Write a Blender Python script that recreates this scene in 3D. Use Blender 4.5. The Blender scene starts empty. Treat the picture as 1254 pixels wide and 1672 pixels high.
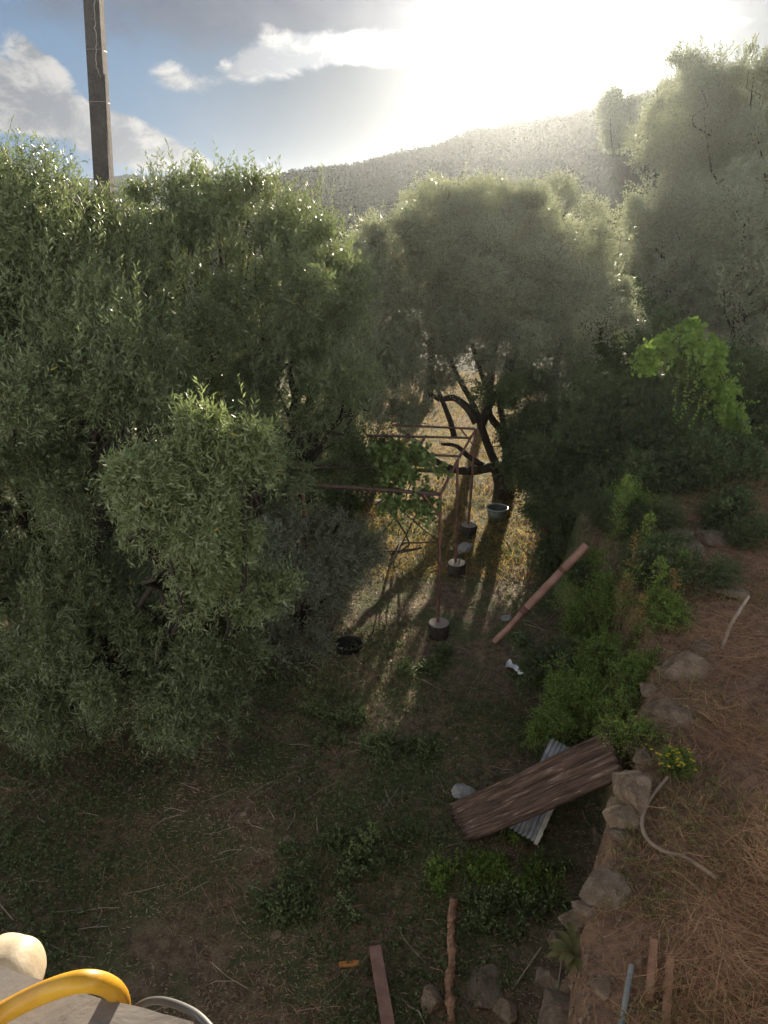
import bpy, math, random
import numpy as np
from mathutils import Vector
sc = bpy.context.scene
C = sc.collection
R = math.radians
rng = np.random.default_rng(7)
random.seed(7)

# ------------------------------------------------------------------ camera
PITCH = R(21.5); FPX = 1256.0; CAMZ = 6.0
cd = bpy.data.cameras.new('camera'); cam = bpy.data.objects.new('camera', cd); C.objects.link(cam)
cam.location = (0, 0, CAMZ); cam.rotation_euler = (R(90) - PITCH, 0, 0)
cd.sensor_fit = 'HORIZONTAL'; cd.sensor_width = 36.0; cd.lens = 36.0 * FPX / 1254.0
cd.clip_start = 0.05; cd.clip_end = 3000
sc.camera = cam
cp, sp = math.cos(PITCH), math.sin(PITCH)

def ray(px, py):
    a = (px - 627) / FPX; b = (836 - py) / FPX
    d = np.array([a, cp + b * sp, -sp + b * cp]); return d / np.linalg.norm(d)
def at(px, py, Y):            # point seen at (px,py), Y metres ahead
    d = ray(px, py); return np.array([0, 0, CAMZ]) + d * (Y / d[1])
def atz(px, py, z):           # point seen at (px,py), at height z
    d = ray(px, py); return np.array([0, 0, CAMZ]) + d * ((z - CAMZ) / d[2])
def azel(px, py):
    d = ray(px, py); return math.atan2(d[0], d[1]), math.asin(d[2])

# ------------------------------------------------------------------ sun and sky
SUN_D = ray(925, 5); SAZ, SEL = math.atan2(SUN_D[0], SUN_D[1]), math.asin(SUN_D[2])
sl = bpy.data.lights.new('sun', 'SUN'); sl.energy = 3.8; sl.angle = R(0.6); sl.color = (1.0, 0.86, 0.68)
so = bpy.data.objects.new('sun', sl); C.objects.link(so)
so.rotation_euler = Vector(SUN_D).to_track_quat('Z', 'Y').to_euler(); so.location = (5, 25, 20)

wd = bpy.data.worlds.new('World'); sc.world = wd; wd.use_nodes = True
NT = wd.node_tree; NT.nodes.clear()

class G:   # small node-maths helper
    def __init__(s, nt): s.nt = nt
    def n(s, t, **kw):
        nd = s.nt.nodes.new(t)
        for k, v in kw.items(): setattr(nd, k, v)
        return nd
    def put(s, sock, v):
        if isinstance(v, bpy.types.NodeSocket): s.nt.links.new(v, sock)
        elif v is not None:
            try: sock.default_value = v
            except Exception: sock.default_value = tuple(v) + (1.0,)
    def m(s, op, a, b=None, c=None, clamp=False):
        nd = s.n('ShaderNodeMath', operation=op, use_clamp=clamp)
        for i, v in enumerate((a, b, c)):
            if v is not None: s.put(nd.inputs[i], v)
        return nd.outputs[0]
    def vm(s, op, a, b=None, scale=None):
        nd = s.n('ShaderNodeVectorMath', operation=op); s.put(nd.inputs[0], a)
        if b is not None: s.put(nd.inputs[1], b)
        if scale is not None: s.put(nd.inputs['Scale'], scale)
        return nd.outputs['Value'] if op in ('DOT_PRODUCT', 'LENGTH') else nd.outputs[0]
    def noise(s, vec, scale, detail=5, rough=0.55, dist=0.0):
        nd = s.n('ShaderNodeTexNoise'); s.put(nd.inputs['Vector'], vec)
        for k, v in (('Scale', scale), ('Detail', detail), ('Roughness', rough), ('Distortion', dist)): nd.inputs[k].default_value = v
        return nd.outputs['Fac']
    def ss(s, v, lo, hi, a=0.0, b=1.0):
        nd = s.n('ShaderNodeMapRange', interpolation_type='SMOOTHSTEP'); s.put(nd.inputs[0], v)
        for i, x in enumerate((lo, hi, a, b)): nd.inputs[i + 1].default_value = x
        return nd.outputs[0]
    def mix(s, f, a, b, bt='MIX'):
        nd = s.n('ShaderNodeMix', data_type='RGBA', blend_type=bt); s.put(nd.inputs[0], f)
        s.put(nd.inputs[6], a); s.put(nd.inputs[7], b); return nd.outputs[2]

g = G(NT)
tc = g.n('ShaderNodeTexCoord').outputs['Generated']
sky = g.n('ShaderNodeTexSky', sky_type='NISHITA'); sky.sun_disc = False
sky.sun_elevation = SEL; sky.sun_rotation = SAZ; sky.altitude = 300; sky.air_density = 1.0; sky.dust_density = 0.6; sky.ozone_density = 2.0
sx = g.n('ShaderNodeSeparateXYZ'); g.put(sx.inputs[0], tc)
AZ = g.m('ARCTAN2', sx.outputs[0], sx.outputs[1]); EL = g.m('ARCSINE', sx.outputs[2])
cv = g.n('ShaderNodeCombineXYZ'); g.put(cv.inputs[0], AZ); g.put(cv.inputs[1], g.m('MULTIPLY', EL, 1.5)); cv.inputs[2].default_value = 0.37
N1 = g.noise(cv.outputs[0], 5.0, 8, 0.6, 0.35); N2 = g.noise(cv.outputs[0], 16.0, 7, 0.62, 0.5); N3 = g.noise(cv.outputs[0], 2.6, 4, 0.5)
def gauss(px, py, wx, wy, amp, rot=0.0):
    a, e = azel(px, py)
    da = g.m('SUBTRACT', AZ, a); de = g.m('SUBTRACT', EL, e); c, s_ = math.cos(rot), math.sin(rot)
    u = g.m('ADD', g.m('MULTIPLY', da, c), g.m('MULTIPLY', de, s_)); v = g.m('SUBTRACT', g.m('MULTIPLY', de, c), g.m('MULTIPLY', da, s_))
    u = g.m('MULTIPLY', u, 1 / (wx / FPX)); v = g.m('MULTIPLY', v, 1 / (wy / FPX))
    r2 = g.m('ADD', g.m('MULTIPLY', u, u), g.m('MULTIPLY', v, v))
    return g.m('MULTIPLY', g.m('EXPONENT', g.m('MULTIPLY', r2, -1.0)), amp)
def tot(l):
    o = l[0]
    for x in l[1:]: o = g.m('ADD', o, x)
    return o
nz = tot([g.m('MULTIPLY', g.m('SUBTRACT', N1, 0.5), 1.1), g.m('MULTIPLY', g.m('SUBTRACT', N2, 0.5), 0.75)])
# puffs (white) and the grey deck above
puff = tot([nz, gauss(410, 112, 60, 26, .50, .2), gauss(510, 80, 75, 24, .62, .1), gauss(640, 80, 75, 22, .62), gauss(720, 62, 50, 14, .35), gauss(285, 125, 48, 24, .48, -.2),
            gauss(66, 95, 50, 20, .6, -.7), gauss(70, 165, 110, 26, .5, -.3), gauss(50, 195, 80, 16, .5), gauss(10, 130, 50, 40, .45), gauss(225, 238, 80, 30, .68, -.3), gauss(315, 266, 60, 15, .55, -.45),
            gauss(160, 240, 70, 40, .3), gauss(440, 283, 34, 8, .5), gauss(1120, 45, 200, 12, .6, .05), gauss(20, 196, 30, 6, .3)])
puffa = g.ss(puff, .26, .50)
e0 = azel(627, 62)[1]
deck = tot([nz, g.m('MULTIPLY', g.m('SUBTRACT', EL, e0), 10.0), gauss(150, 60, 260, 60, .35), gauss(560, 20, 240, 40, .25), gauss(1180, 15, 140, 26, .35), gauss(-150, 0, 120, 120, -.5)])
decka = g.ss(deck, -.05, .55)
veil = g.ss(g.m('ADD', g.m('MULTIPLY', N3, 1.0), gauss(200, 170, 260, 120, .35)), .55, 1.0)
sd = g.vm('DOT_PRODUCT', g.vm('NORMALIZE', tc), tuple(SUN_D))
sdc = g.m('MAXIMUM', sd, 0.0)
K = 1.75
skyc = g.vm('SCALE', sky.outputs[0], scale=g.m('SUBTRACT', .70, g.m('MULTIPLY', g.m('POWER', sdc, 1.0), .67)))
skyc = g.vm('MULTIPLY', skyc, (.80, 1.0, 1.32))
own = g.mix(g.ss(EL, -.02, .34), (.30 * K, .46 * K, .66 * K, 1), (.27 * K, .43 * K, .66 * K, 1))      # clear air between the clouds on the sunward side
own = g.vm('SCALE', own, scale=g.ss(sd, .88, .99, 1.0, .35)); skyc = g.mix(g.ss(sd, .2, .75), skyc, own)
back = g.ss(g.m('ADD', g.m('MULTIPLY', sd, -1.0), g.m('MULTIPLY', N3, .5)), -.25, .55)      # bright cloud bank added out of view, away from the sun, as fill light
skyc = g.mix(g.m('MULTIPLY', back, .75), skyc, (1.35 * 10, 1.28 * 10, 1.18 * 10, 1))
lit = g.m('POWER', sdc, 5.0)
deckcol = g.mix(g.ss(N2, .3, .7), (.20 * K, .24 * K, .33 * K, 1), (.27 * K, .31 * K, .40 * K, 1))
puffcol = g.mix(g.ss(N2, .42, .66), (.50 * K, .53 * K, .58 * K, 1), (1.05 * K, 1.02 * K, .97 * K, 1))
puffcol = g.vm('SCALE', puffcol, scale=g.m('ADD', .80, g.m('MULTIPLY', g.m('POWER', sdc, 14.0), .9)))
c1 = g.mix(g.m('MULTIPLY', veil, .45), skyc, (.62 * K, .66 * K, .72 * K, 1))
c2 = g.mix(g.m('MULTIPLY', decka, .93), c1, deckcol)
c3 = g.mix(g.m('MULTIPLY', puffa, .95), c2, puffcol)
glow = tot([g.m('MULTIPLY', g.m('POWER', sdc, 30.0), .35), g.m('MULTIPLY', g.m('POWER', sdc, 110.0), 2.4), g.m('MULTIPLY', g.m('POWER', sdc, 1500.0), 90.0)])
gl = g.vm('SCALE', (1.0, .95, .88), scale=glow)
c4 = g.vm('ADD', c3, gl)
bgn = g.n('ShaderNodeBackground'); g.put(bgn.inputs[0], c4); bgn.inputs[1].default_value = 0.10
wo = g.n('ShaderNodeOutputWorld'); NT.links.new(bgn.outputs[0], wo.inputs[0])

vs = sc.view_settings; vs.view_transform = 'Standard'; vs.look = 'None'; vs.exposure = 2.1; vs.gamma = 1.0; vs.use_curve_mapping = False
cy = sc.cycles
cy.max_bounces = 6; cy.diffuse_bounces = 3; cy.glossy_bounces = 2; cy.transmission_bounces = 4; cy.transparent_max_bounces = 8; cy.volume_bounces = 0
cy.use_denoising = True; cy.sample_clamp_indirect = 3.0; cy.use_adaptive_sampling = True; cy.adaptive_threshold = 0.012
try: cy.denoiser = 'OPENIMAGEDENOISE'; cy.denoising_input_passes = 'RGB_ALBEDO_NORMAL'; cy.denoising_prefilter = 'NONE'
except Exception: pass

# ------------------------------------------------------------------ terrain height
EDGE = np.array([(-2, .2), (1.5, .75), (3.15, 1.08), (4.2, 1.55), (5.4, 2.05), (7.0, 2.8), (8.5, 3.0), (9.9, 2.95), (12, 3.2), (15, 3.6), (18, 4.3), (22, 6.0), (30, 9), (60, 20), (900, 200)])
SKYL = [(-400, 345), (150, 345), (330, 345), (430, 304), (500, 291), (600, 277), (680, 258), (720, 246), (780, 224), (850, 216), (930, 202), (1000, 186), (1060, 171), (1254, 135), (1500, 100)]
_sa = np.array([azel(*p)[0] for p in SKYL]); _se = np.array([azel(*p)[1] for p in SKYL])
RR = lambda az: np.interp(az, [-.5, -.1, .15, .28, .5], [150, 150, 130, 95, 62])
def vnoise(x, y, seed=0):
    xi = np.floor(x).astype(np.int64); yi = np.floor(y).astype(np.int64); fx = x - xi; fy = y - yi
    fx = fx * fx * (3 - 2 * fx); fy = fy * fy * (3 - 2 * fy)
    def h(a, b):
        n = (a * 374761393 + b * 668265263 + seed * 1442695041) & 0x7fffffff
        n = ((n ^ (n >> 13)) * 1274126177) & 0x7fffffff
        return ((n ^ (n >> 16)) & 0xffff) / 65535.0
    return (h(xi, yi) * (1 - fx) + h(xi + 1, yi) * fx) * (1 - fy) + (h(xi, yi + 1) * (1 - fx) + h(xi + 1, yi + 1) * fx) * fy
def fbm(x, y, o=4, seed=0):
    s = 0; a = .5
    for i in range(o): s = s + a * (vnoise(x * 2 ** i, y * 2 ** i, seed + i) - .5); a *= .5
    return s
def edge_d(x, y):
    return x - np.interp(y, EDGE[:, 0], EDGE[:, 1]) + .45 * fbm(x * 1.3 + 5, y * 1.3, 3, 9)
def smooth(t): t = np.clip(t, 0, 1); return t * t * (3 - 2 * t)
def H(x, y):
    x = np.asarray(x, float); y = np.asarray(y, float)
    r = np.hypot(x, y); az = np.arctan2(x, y)
    d = edge_d(x, y)
    fade = 1 - smooth((r - 60) / 40)
    h = (1.5 * smooth((d + .22) / .34) + .13 * np.clip(d - .2, 0, 14)) * fade
    e = np.interp(az, _sa, _se, left=-.02, right=.25); rr = RR(az)
    zr = np.clip(CAMZ + rr * np.tan(e), -2, 60)
    zr = np.where(az < -.2, np.minimum(zr, 0), zr)
    front = smooth((np.cos(az) - .2) / .4)
    s = np.clip((r - 24) / (rr - 24), 0, 1)
    hill = zr * s ** 1.9 * front * (1 - .75 * smooth((r - rr) / (rr * 1.2)))
    h = h + np.maximum(0, hill - .0) * (1 - .0) - np.where(hill > 0, np.minimum(h, hill) * smooth((r - 24) / 30), 0)
    amp = np.where(r < 30, .16, .16 + (r - 30) * .012)
    h = h + (.26 * fbm(x * 1.1 + 3, y * 1.1, 3, 77) + .10 * fbm(x * 4, y * 4, 3, 78)) * smooth((d - .15) / .5) * (r < 60)
    h = h + amp * fbm(x * .5, y * .5, 4, 3) + .07 * fbm(x * 2.5, y * 2.5, 3, 4) * (r < 60) - smooth((r - 40) / 60) * (az < -.2) * 3.0
    return h
def gnd(px, py, lo=1.0):      # where the line of sight meets the terrain
    d = ray(px, py); o = np.array([0, 0, CAMZ]); t = lo
    while t < 400:
        p = o + d * t
        if p[2] < float(H(p[0], p[1])): break
        t += .02 + t * .002
    return np.array([p[0], p[1], float(H(p[0], p[1]))])

# ------------------------------------------------------------------ mesh building
class MB:
    def __init__(s): s.v = []; s.f = []; s.n = 0; s.mats = []; s.sm = []
    def add(s, v, q, mat=0, smooth_=True):
        v = np.asarray(v, np.float32).reshape(-1, 3); q = np.asarray(q, np.int64)
        s.v.append(v); s.f.append((q + s.n, mat, smooth_)); s.n += len(v); return s
    def build(s, name, mats, parent=None, loc=None):
        me = bpy.data.meshes.new(name)
        V = np.concatenate(s.v) if s.v else np.zeros((0, 3), np.float32)
        if loc is not None: V = V - np.asarray(loc, np.float32)
        loops = np.concatenate([q.ravel() for q, _, _ in s.f]); sizes = np.concatenate([np.full(len(q), q.shape[1]) for q, _, _ in s.f])
        mi = np.concatenate([np.full(len(q), m) for q, m, _ in s.f]); sm = np.concatenate([np.full(len(q), k) for q, _, k in s.f])
        me.vertices.add(len(V)); me.vertices.foreach_set('co', V.ravel().astype(np.float32))
        me.loops.add(len(loops)); me.loops.foreach_set('vertex_index', loops.astype(np.int32))
        me.polygons.add(len(sizes)); st = np.concatenate([[0], np.cumsum(sizes)[:-1]])
        me.polygons.foreach_set('loop_start', st.astype(np.int32)); me.polygons.foreach_set('loop_total', sizes.astype(np.int32))
        me.polygons.foreach_set('material_index', mi.astype(np.int32)); me.polygons.foreach_set('use_smooth', sm.astype(bool))
        me.update(calc_edges=True)
        for m in (mats if isinstance(mats, (list, tuple)) else [mats]): me.materials.append(m)
        o = bpy.data.objects.new(name, me); C.objects.link(o)
        if parent is not None: o.parent = parent
        elif loc is not None: o.location = tuple(float(t) for t in loc)
        return o

def nrm(v): return v / np.maximum(np.linalg.norm(v, axis=-1, keepdims=True), 1e-9)
def tube(mb, pts, rad, n=8, mat=0, cap=True, wob=0.0, smooth_=True):
    pts = np.asarray(pts, float); k = len(pts); rad = np.broadcast_to(np.asarray(rad, float), (k,))
    t = nrm(np.gradient(pts, axis=0)); ref = np.array([0, 0, 1.]) if abs(t[0][2]) < .9 else np.array([1., 0, 0])
    u = nrm(np.cross(t[0], ref)); V = []
    for i in range(k):
        u = nrm(u - t[i] * np.dot(u, t[i])); w = np.cross(t[i], u)
        a = np.arange(n) / n * 2 * math.pi
        rr = rad[i] * (1 + wob * (rng.random(n) - .5))
        V.append(pts[i] + (np.cos(a) * rr)[:, None] * u + (np.sin(a) * rr)[:, None] * w)
    V = np.concatenate(V); q = []
    for i in range(k - 1):
        for j in range(n): q.append((i * n + j, i * n + (j + 1) % n, (i + 1) * n + (j + 1) % n, (i + 1) * n + j))
    mb.add(V, q, mat, smooth_)
    if cap:
        mb.add(V[:n], [list(range(n))[::-1]], mat, False); mb.add(V[-n:], [list(range(n))], mat, False)
def spline(P, n=24):
    P = np.asarray(P, float); Q = np.vstack([2 * P[0] - P[1], P, 2 * P[-1] - P[-2]]); out = []
    m = len(P) - 1
    for t in np.linspace(0, m - 1e-6, n):
        i = int(t); f = t - i; a, b, c, d = Q[i], Q[i + 1], Q[i + 2], Q[i + 3]
        out.append(.5 * ((2 * b) + (-a + c) * f + (2 * a - 5 * b + 4 * c - d) * f * f + (-a + 3 * b - 3 * c + d) * f ** 3))
    return np.array(out)
def box(mb, c, size, rot=None, mat=0):   # bevelled box
    sx_, sy_, sz_ = np.array(size) / 2; b = min(size) * .08
    V = []
    import itertools
    bmv = [];
    import bmesh
    bm = bmesh.new(); bmesh.ops.create_cube(bm, size=1)
    for v in bm.verts: v.co = (v.co.x * size[0], v.co.y * size[1], v.co.z * size[2])
    bmesh.ops.bevel(bm, geom=bm.edges[:], offset=b, segments=2, affect='EDGES')
    bm.verts.ensure_lookup_table(); V = np.array([v.co[:] for v in bm.verts])
    if rot is not None: V = V @ np.asarray(rot).T
    V = V + np.asarray(c); by = {}
    for f in bm.faces: by.setdefault(len(f.verts), []).append([v.index for v in f.verts])
    s0 = mb.n; mb.v.append(V.astype(np.float32)); mb.n += len(V)
    for k, q in by.items(): mb.f.append((np.array(q) + s0, mat, False))
    bm.free()
def frame(xd, up=(0, 0, 1)):    # rotation matrix whose columns are x = xd, z ~ up
    x = nrm(np.asarray(xd, float)); y = nrm(np.cross(up, x)); z = np.cross(x, y); return np.stack([x, y, z], 1)

def leaves(mb, pos, d, L, W, mat=0, fold=0.0, round_=False):
    n = len(pos); L = np.broadcast_to(L, (n,))[:, None]; W = np.broadcast_to(W, (n,))[:, None]
    r = rng.normal(size=(n, 3)); s = nrm(np.cross(d, r)); nn = np.cross(d, s)
    if round_:
        P = np.stack([pos, pos + d * L * .35 + s * W * .5, pos + d * L * .75 + s * W * .42 - nn * L * .06, pos + d * L - nn * L * .12,
                      pos + d * L * .75 - s * W * .42 - nn * L * .06, pos + d * L * .35 - s * W * .5], 1)
        b = (np.arange(n) * 6)[:, None]
        mb.add(P.reshape(-1, 3), np.concatenate([b + [0, 1, 2, 3], b + [0, 3, 4, 5]]), mat, False)
    else:
        P = np.stack([pos, pos + d * L * .45 + s * W * .5, pos + d * L - nn * L * .08, pos + d * L * .45 - s * W * .5], 1)
        mb.add(P.reshape(-1, 3), (np.arange(n) * 4)[:, None] + [0, 1, 2, 3], mat, False)
def twigs(mb, o, d, L, nl, ll, lw, droop=.25, mat=0, stem=None, spread=.9, round_=False, mat2=None, frac2=.0):
    n = len(o); d = nrm(d); L = np.broadcast_to(L, (n,))
    t = (np.arange(nl) + .5) / nl
    P = o[:, None] + d[:, None] * (L[:, None] * t)[..., None]; P[..., 2] -= droop * L[:, None] * t ** 2 * .6
    dd = np.repeat(d[:, None], nl, 1).copy(); dd[..., 2] -= droop * t
    side = nrm(np.cross(dd, rng.normal(size=dd.shape)))
    ld = nrm(nrm(dd) * (1 - spread * .45) + side * spread)
    P = P.reshape(-1, 3); ld = ld.reshape(-1, 3)
    l = ll * rng.uniform(.6, 1.25, len(P)); w = lw * rng.uniform(.7, 1.2, len(P))
    if mat2 is not None and frac2 > 0:
        k = rng.random(len(P)) < frac2
        leaves(mb, P[k], ld[k], l[k], w[k], mat2, round_=round_); k = ~k
        leaves(mb, P[k], ld[k], l[k], w[k], mat, round_=round_)
    else: leaves(mb, P, ld, l, w, mat, round_=round_)
    if stem is not None:
        e = o + d * L[:, None]; e[:, 2] -= droop * L * .6
        s = nrm(np.cross(d, rng.normal(size=d.shape))) * .003
        m_ = (o + e) / 2; m_[:, 2] += droop * L * .15
        V = np.stack([o - s, o + s, m_ + s * .8, m_ - s * .8, e], 1)
        b = (np.arange(n) * 5)[:, None]; mb.add(V.reshape(-1, 3), b + [0, 1, 2, 3], stem, False); mb.add(V.reshape(-1, 3), b + [3, 2, 4], stem, False)
def ribbons(mb, o, d, L, w, bend, mat=0, seg=3, curl=0.0):
    n = len(o); d = nrm(d); L = np.broadcast_to(L, (n,))[:, None]; s = nrm(np.cross(d, rng.normal(size=d.shape) * .4 + [0, 0, 1.]))
    w = np.broadcast_to(w, (n,))[:, None]; b = np.asarray(bend, float); cr = nrm(np.cross(d, [0, 0, 1.])) * (rng.normal(size=(n, 1)) * curl)
    rows = []
    for i in range(seg + 1):
        t = i / seg; p = o + d * L * t + (b * L) * t * t + cr * L * t * t; ww = w * (1 - t * .8)
        rows += [p - s * ww * .5, p + s * ww * .5]
    V = np.stack(rows, 1); base = (np.arange(n) * (2 * (seg + 1)))[:, None]
    q = np.concatenate([base + [2 * i, 2 * i + 1, 2 * i + 3, 2 * i + 2] for i in range(seg)])
    mb.add(V.reshape(-1, 3), q, mat, False)

# ------------------------------------------------------------------ materials
def mat(name, fn):
    m = bpy.data.materials.new(name); m.use_nodes = True; nt = m.node_tree; nt.nodes.clear(); h = G(nt)
    out = h.n('ShaderNodeOutputMaterial'); s = fn(h); nt.links.new(s[0], out.inputs['Surface'])
    return m
def prin(h, col, rough=.7, spec=.4, bump=None, bstr=.3, bdist=.01, metal=0):
    p = h.n('ShaderNodeBsdfPrincipled'); h.put(p.inputs['Base Color'], col); h.put(p.inputs['Roughness'], rough)
    p.inputs['Specular IOR Level'].default_value = spec; p.inputs['Metallic'].default_value = metal
    if bump is not None:
        b = h.n('ShaderNodeBump'); b.inputs['Strength'].default_value = bstr; b.inputs['Distance'].default_value = bdist
        h.put(b.inputs['Height'], bump); h.nt.links.new(b.outputs[0], p.inputs['Normal'])
    return p.outputs[0]
def leafmat(name, a, b, c=None, trans=.35, rough=.42, spec=.5, tcol=None):
    def fn(h):
        r = h.n('ShaderNodeNewGeometry').outputs['Random Per Island']
        pos = h.n('ShaderNodeNewGeometry').outputs['Position']
        col = h.mix(r, a + (1,), b + (1,)); col = h.mix(h.m('MULTIPLY', h.ss(h.noise(pos, 1.3, 2), .35, .7), .5), col, (c or b) + (1,))
        p = prin(h, col, rough, spec)
        t = h.n('ShaderNodeBsdfTranslucent'); h.put(t.inputs[0], h.mix(.5, col, (tcol or b) + (1,)))
        m_ = h.n('ShaderNodeMixShader'); m_.inputs[0].default_value = trans
        h.nt.links.new(p, m_.inputs[1]); h.nt.links.new(t.outputs[0], m_.inputs[2]); return (m_.outputs[0],)
    return mat(name, fn)
M = {}
M['olive'] = leafmat('olive_leaf', (.085, .122, .048), (.195, .235, .115), (.14, .185, .072), .34, .36, .6, (.26, .32, .10))
M['olive_far'] = leafmat('olive_leaf_shade_lifted', (.17, .19, .13), (.34, .36, .25), (.24, .26, .18), .42, .38, .6, (.28, .32, .13))  # silvery undersides; extra brightness for shaded crowns put into the colour
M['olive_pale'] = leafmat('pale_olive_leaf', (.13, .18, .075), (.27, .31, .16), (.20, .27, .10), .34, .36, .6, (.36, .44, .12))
M['yellow_leaf'] = leafmat('yellowed_leaf', (.45, .28, .03), (.55, .38, .05), None, .4, .5, .4, (.6, .4, .05))
M['shrub'] = leafmat('shrub_leaf', (.045, .075, .030), (.10, .14, .055), None, .35, .5, .35, (.13, .20, .04))
M['bright'] = leafmat('bright_weed_leaf', (.10, .18, .035), (.21, .31, .075), None, .5, .5, .35, (.42, .55, .08))
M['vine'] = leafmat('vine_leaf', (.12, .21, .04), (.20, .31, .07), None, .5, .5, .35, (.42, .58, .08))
M['vine_dim'] = leafmat('shade_tinted_vine_leaf', (.09, .14, .04), (.15, .21, .06), None, .3, .5, .35, (.16, .24, .05))  # dimmer vine leaf for the pergola, shade put into its colour
M['vine_under'] = leafmat('shade_tinted_under_vine_leaf', (.06, .10, .03), (.11, .16, .045), None, .4, .5, .35, (.20, .28, .05))  # darker copy of the vine leaf, shade painted into the lower foliage
M['rust_seed'] = leafmat('dry_seed_head', (.30, .17, .06), (.42, .26, .09), None, .4, .7, .2, (.5, .3, .1))
M['straw'] = leafmat('dry_straw', (.30, .16, .085), (.66, .43, .25), (.38, .19, .095), .25, .7, .25, (.4, .25, .12))
M['litter'] = leafmat('fallen_leaf', (.17, .11, .065), (.46, .35, .23), (.20, .125, .07), .1, .6, .4)
M['grass'] = leafmat('garden_grass', (.085, .11, .035), (.21, .215, .085), (.28, .22, .11), .35, .6, .3, (.30, .32, .08))
M['cover'] = leafmat('ground_weed', (.075, .115, .045), (.15, .19, .08), None, .3, .55, .3, (.12, .18, .05))
M['dryweed'] = leafmat('dry_grass_far', (.32, .20, .06), (.50, .34, .10), (.22, .21, .06), .4, .7, .2, (.55, .42, .15))
M['hillwood'] = leafmat('hill_foliage', (.018, .026, .014), (.030, .040, .020), (.028, .034, .018), .03, 1.0, .0)
M['flower'] = leafmat('yellow_flower', (.62, .42, .03), (.75, .55, .05), None, .3, .6, .2)
M['lilac'] = leafmat('lilac_flower', (.45, .22, .30), (.55, .3, .4), None, .3, .6, .2)
def pos_(h): return h.n('ShaderNodeTexCoord').outputs['Object']
def bark(name, a, b):
    def fn(h):
        v = h.vm('MULTIPLY', pos_(h), (9, 9, 2.2)); n1 = h.noise(v, 2.0, 8, .7, .4)
        return (prin(h, h.mix(h.ss(n1, .3, .7), a + (1,), b + (1,)), .9, .15, n1, .8, .03),)
    return mat(name, fn)
M['bark'] = bark('olive_bark', (.028, .023, .018), (.075, .062, .05))
M['twig'] = bark('twig_bark', (.07, .055, .035), (.12, .10, .07))
M['stem'] = bark('green_stem', (.08, .09, .03), (.14, .13, .06))
def rockm(name, a, b, c):
    def fn(h):
        p = pos_(h); n1 = h.noise(p, 4, 9, .65, .3); n2 = h.noise(p, 22, 6, .7)
        col = h.mix(h.ss(n1, .32, .68), a + (1,), b + (1,)); col = h.mix(h.m('MULTIPLY', h.ss(n2, .52, .7), .6), col, c + (1,))
        return (prin(h, col, .9, .2, h.m('ADD', n1, h.m('MULTIPLY', n2, .7)), 1.0, .05),)
    return mat(name, fn)
M['rock'] = rockm('brown_rock', (.14, .10, .068), (.34, .26, .18), (.44, .36, .27))
M['rock2'] = rockm('lichen_rock', (.14, .105, .075), (.27, .21, .155), (.36, .30, .235))
M['white_rock'] = rockm('white_stone', (.28, .28, .27), (.42, .42, .40), (.52, .52, .50))
M['concrete'] = rockm('weathered_concrete', (.29, .25, .215), (.36, .32, .28), (.43, .40, .36))
def slabm(h):
    p = pos_(h); n1 = h.noise(p, 5, 7, .6, .2); n2 = h.noise(p, 60, 4, .6); n3 = h.noise(p, 13, 5, .7, .8)
    col = h.mix(h.ss(n1, .35, .65), (.15, .13, .115, 1), (.21, .19, .165, 1)); col = h.mix(h.m('MULTIPLY', h.ss(n3, .56, .66), .5), col, (.29, .275, .25, 1)); col = h.mix(h.m('MULTIPLY', h.ss(n3, .46, .36), .6), col, (.10, .088, .075, 1))
    return (prin(h, col, .85, .25, h.m('ADD', n3, h.m('MULTIPLY', n2, .25)), .35, .006),)
M['slab'] = mat('worn_slab_concrete', slabm)
M['pole'] = rockm('pole_concrete', (.055, .050, .048), (.085, .078, .073), (.11, .10, .095))
M['footing'] = rockm('dark_brown_footing', (.035, .03, .025), (.075, .062, .05), (.11, .095, .08))  # dark brown, mottled lighter
M['duct'] = rockm('dark_duct', (.03, .028, .027), (.05, .046, .044), (.06, .056, .053))
def plain(name, a, b, rough=.6, spec=.4, sc_=6, metal=0, bs=.2):
    def fn(h):
        n1 = h.noise(pos_(h), sc_, 6, .6); return (prin(h, h.mix(h.ss(n1, .35, .68), a + (1,), b + (1,)), rough, spec, n1, bs, .01, metal),)
    return mat(name, fn)
M['yellow'] = plain('yellow_hose', (.40, .19, .01), (.50, .27, .015), .45, .4, 22, 0, .12)
M['cable'] = plain('grey_cable', (.07, .07, .065), (.11, .11, .10), .5, .4)
M['cream'] = plain('cream_plastic_sack', (.42, .34, .22), (.60, .54, .42), .5, .4, 9, 0, .4)
M['rust'] = plain('rusty_metal', (.10, .045, .032), (.19, .095, .07), .75, .4, 14)
M['rustdark'] = plain('dark_rusty_metal', (.05, .032, .026), (.10, .06, .045), .7, .4, 14)
M['clay'] = plain('clay_pipe', (.30, .155, .115), (.42, .25, .19), .6, .4, 5)
M['zinc'] = plain('zinc_sheet', (.30, .32, .33), (.50, .52, .52), .45, .5, 8, .4)
M['whitechip'] = plain('flaking_white_edge', (.42, .40, .33), (.60, .57, .48), .8, .3, 9)
M['hose'] = plain('faded_garden_hose', (.24, .18, .13), (.34, .27, .20), .6, .4, 7)
M['stick'] = plain('dry_stick', (.26, .20, .14), (.42, .35, .27), .8, .2, 9)
M['board'] = plain('red_brown_board', (.22, .12, .09), (.32, .19, .15), .75, .3, 5)
M['rotwood'] = plain('rotten_orange_wood', (.20, .11, .065), (.36, .21, .13), .9, .2, 9, 0, .8)
M['bluepipe'] = plain('blue_green_pipe', (.12, .18, .19), (.26, .27, .24), .5, .5, 7)
M['black'] = plain('black_plastic', (.018, .018, .018), (.035, .033, .03), .95, .1)
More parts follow.
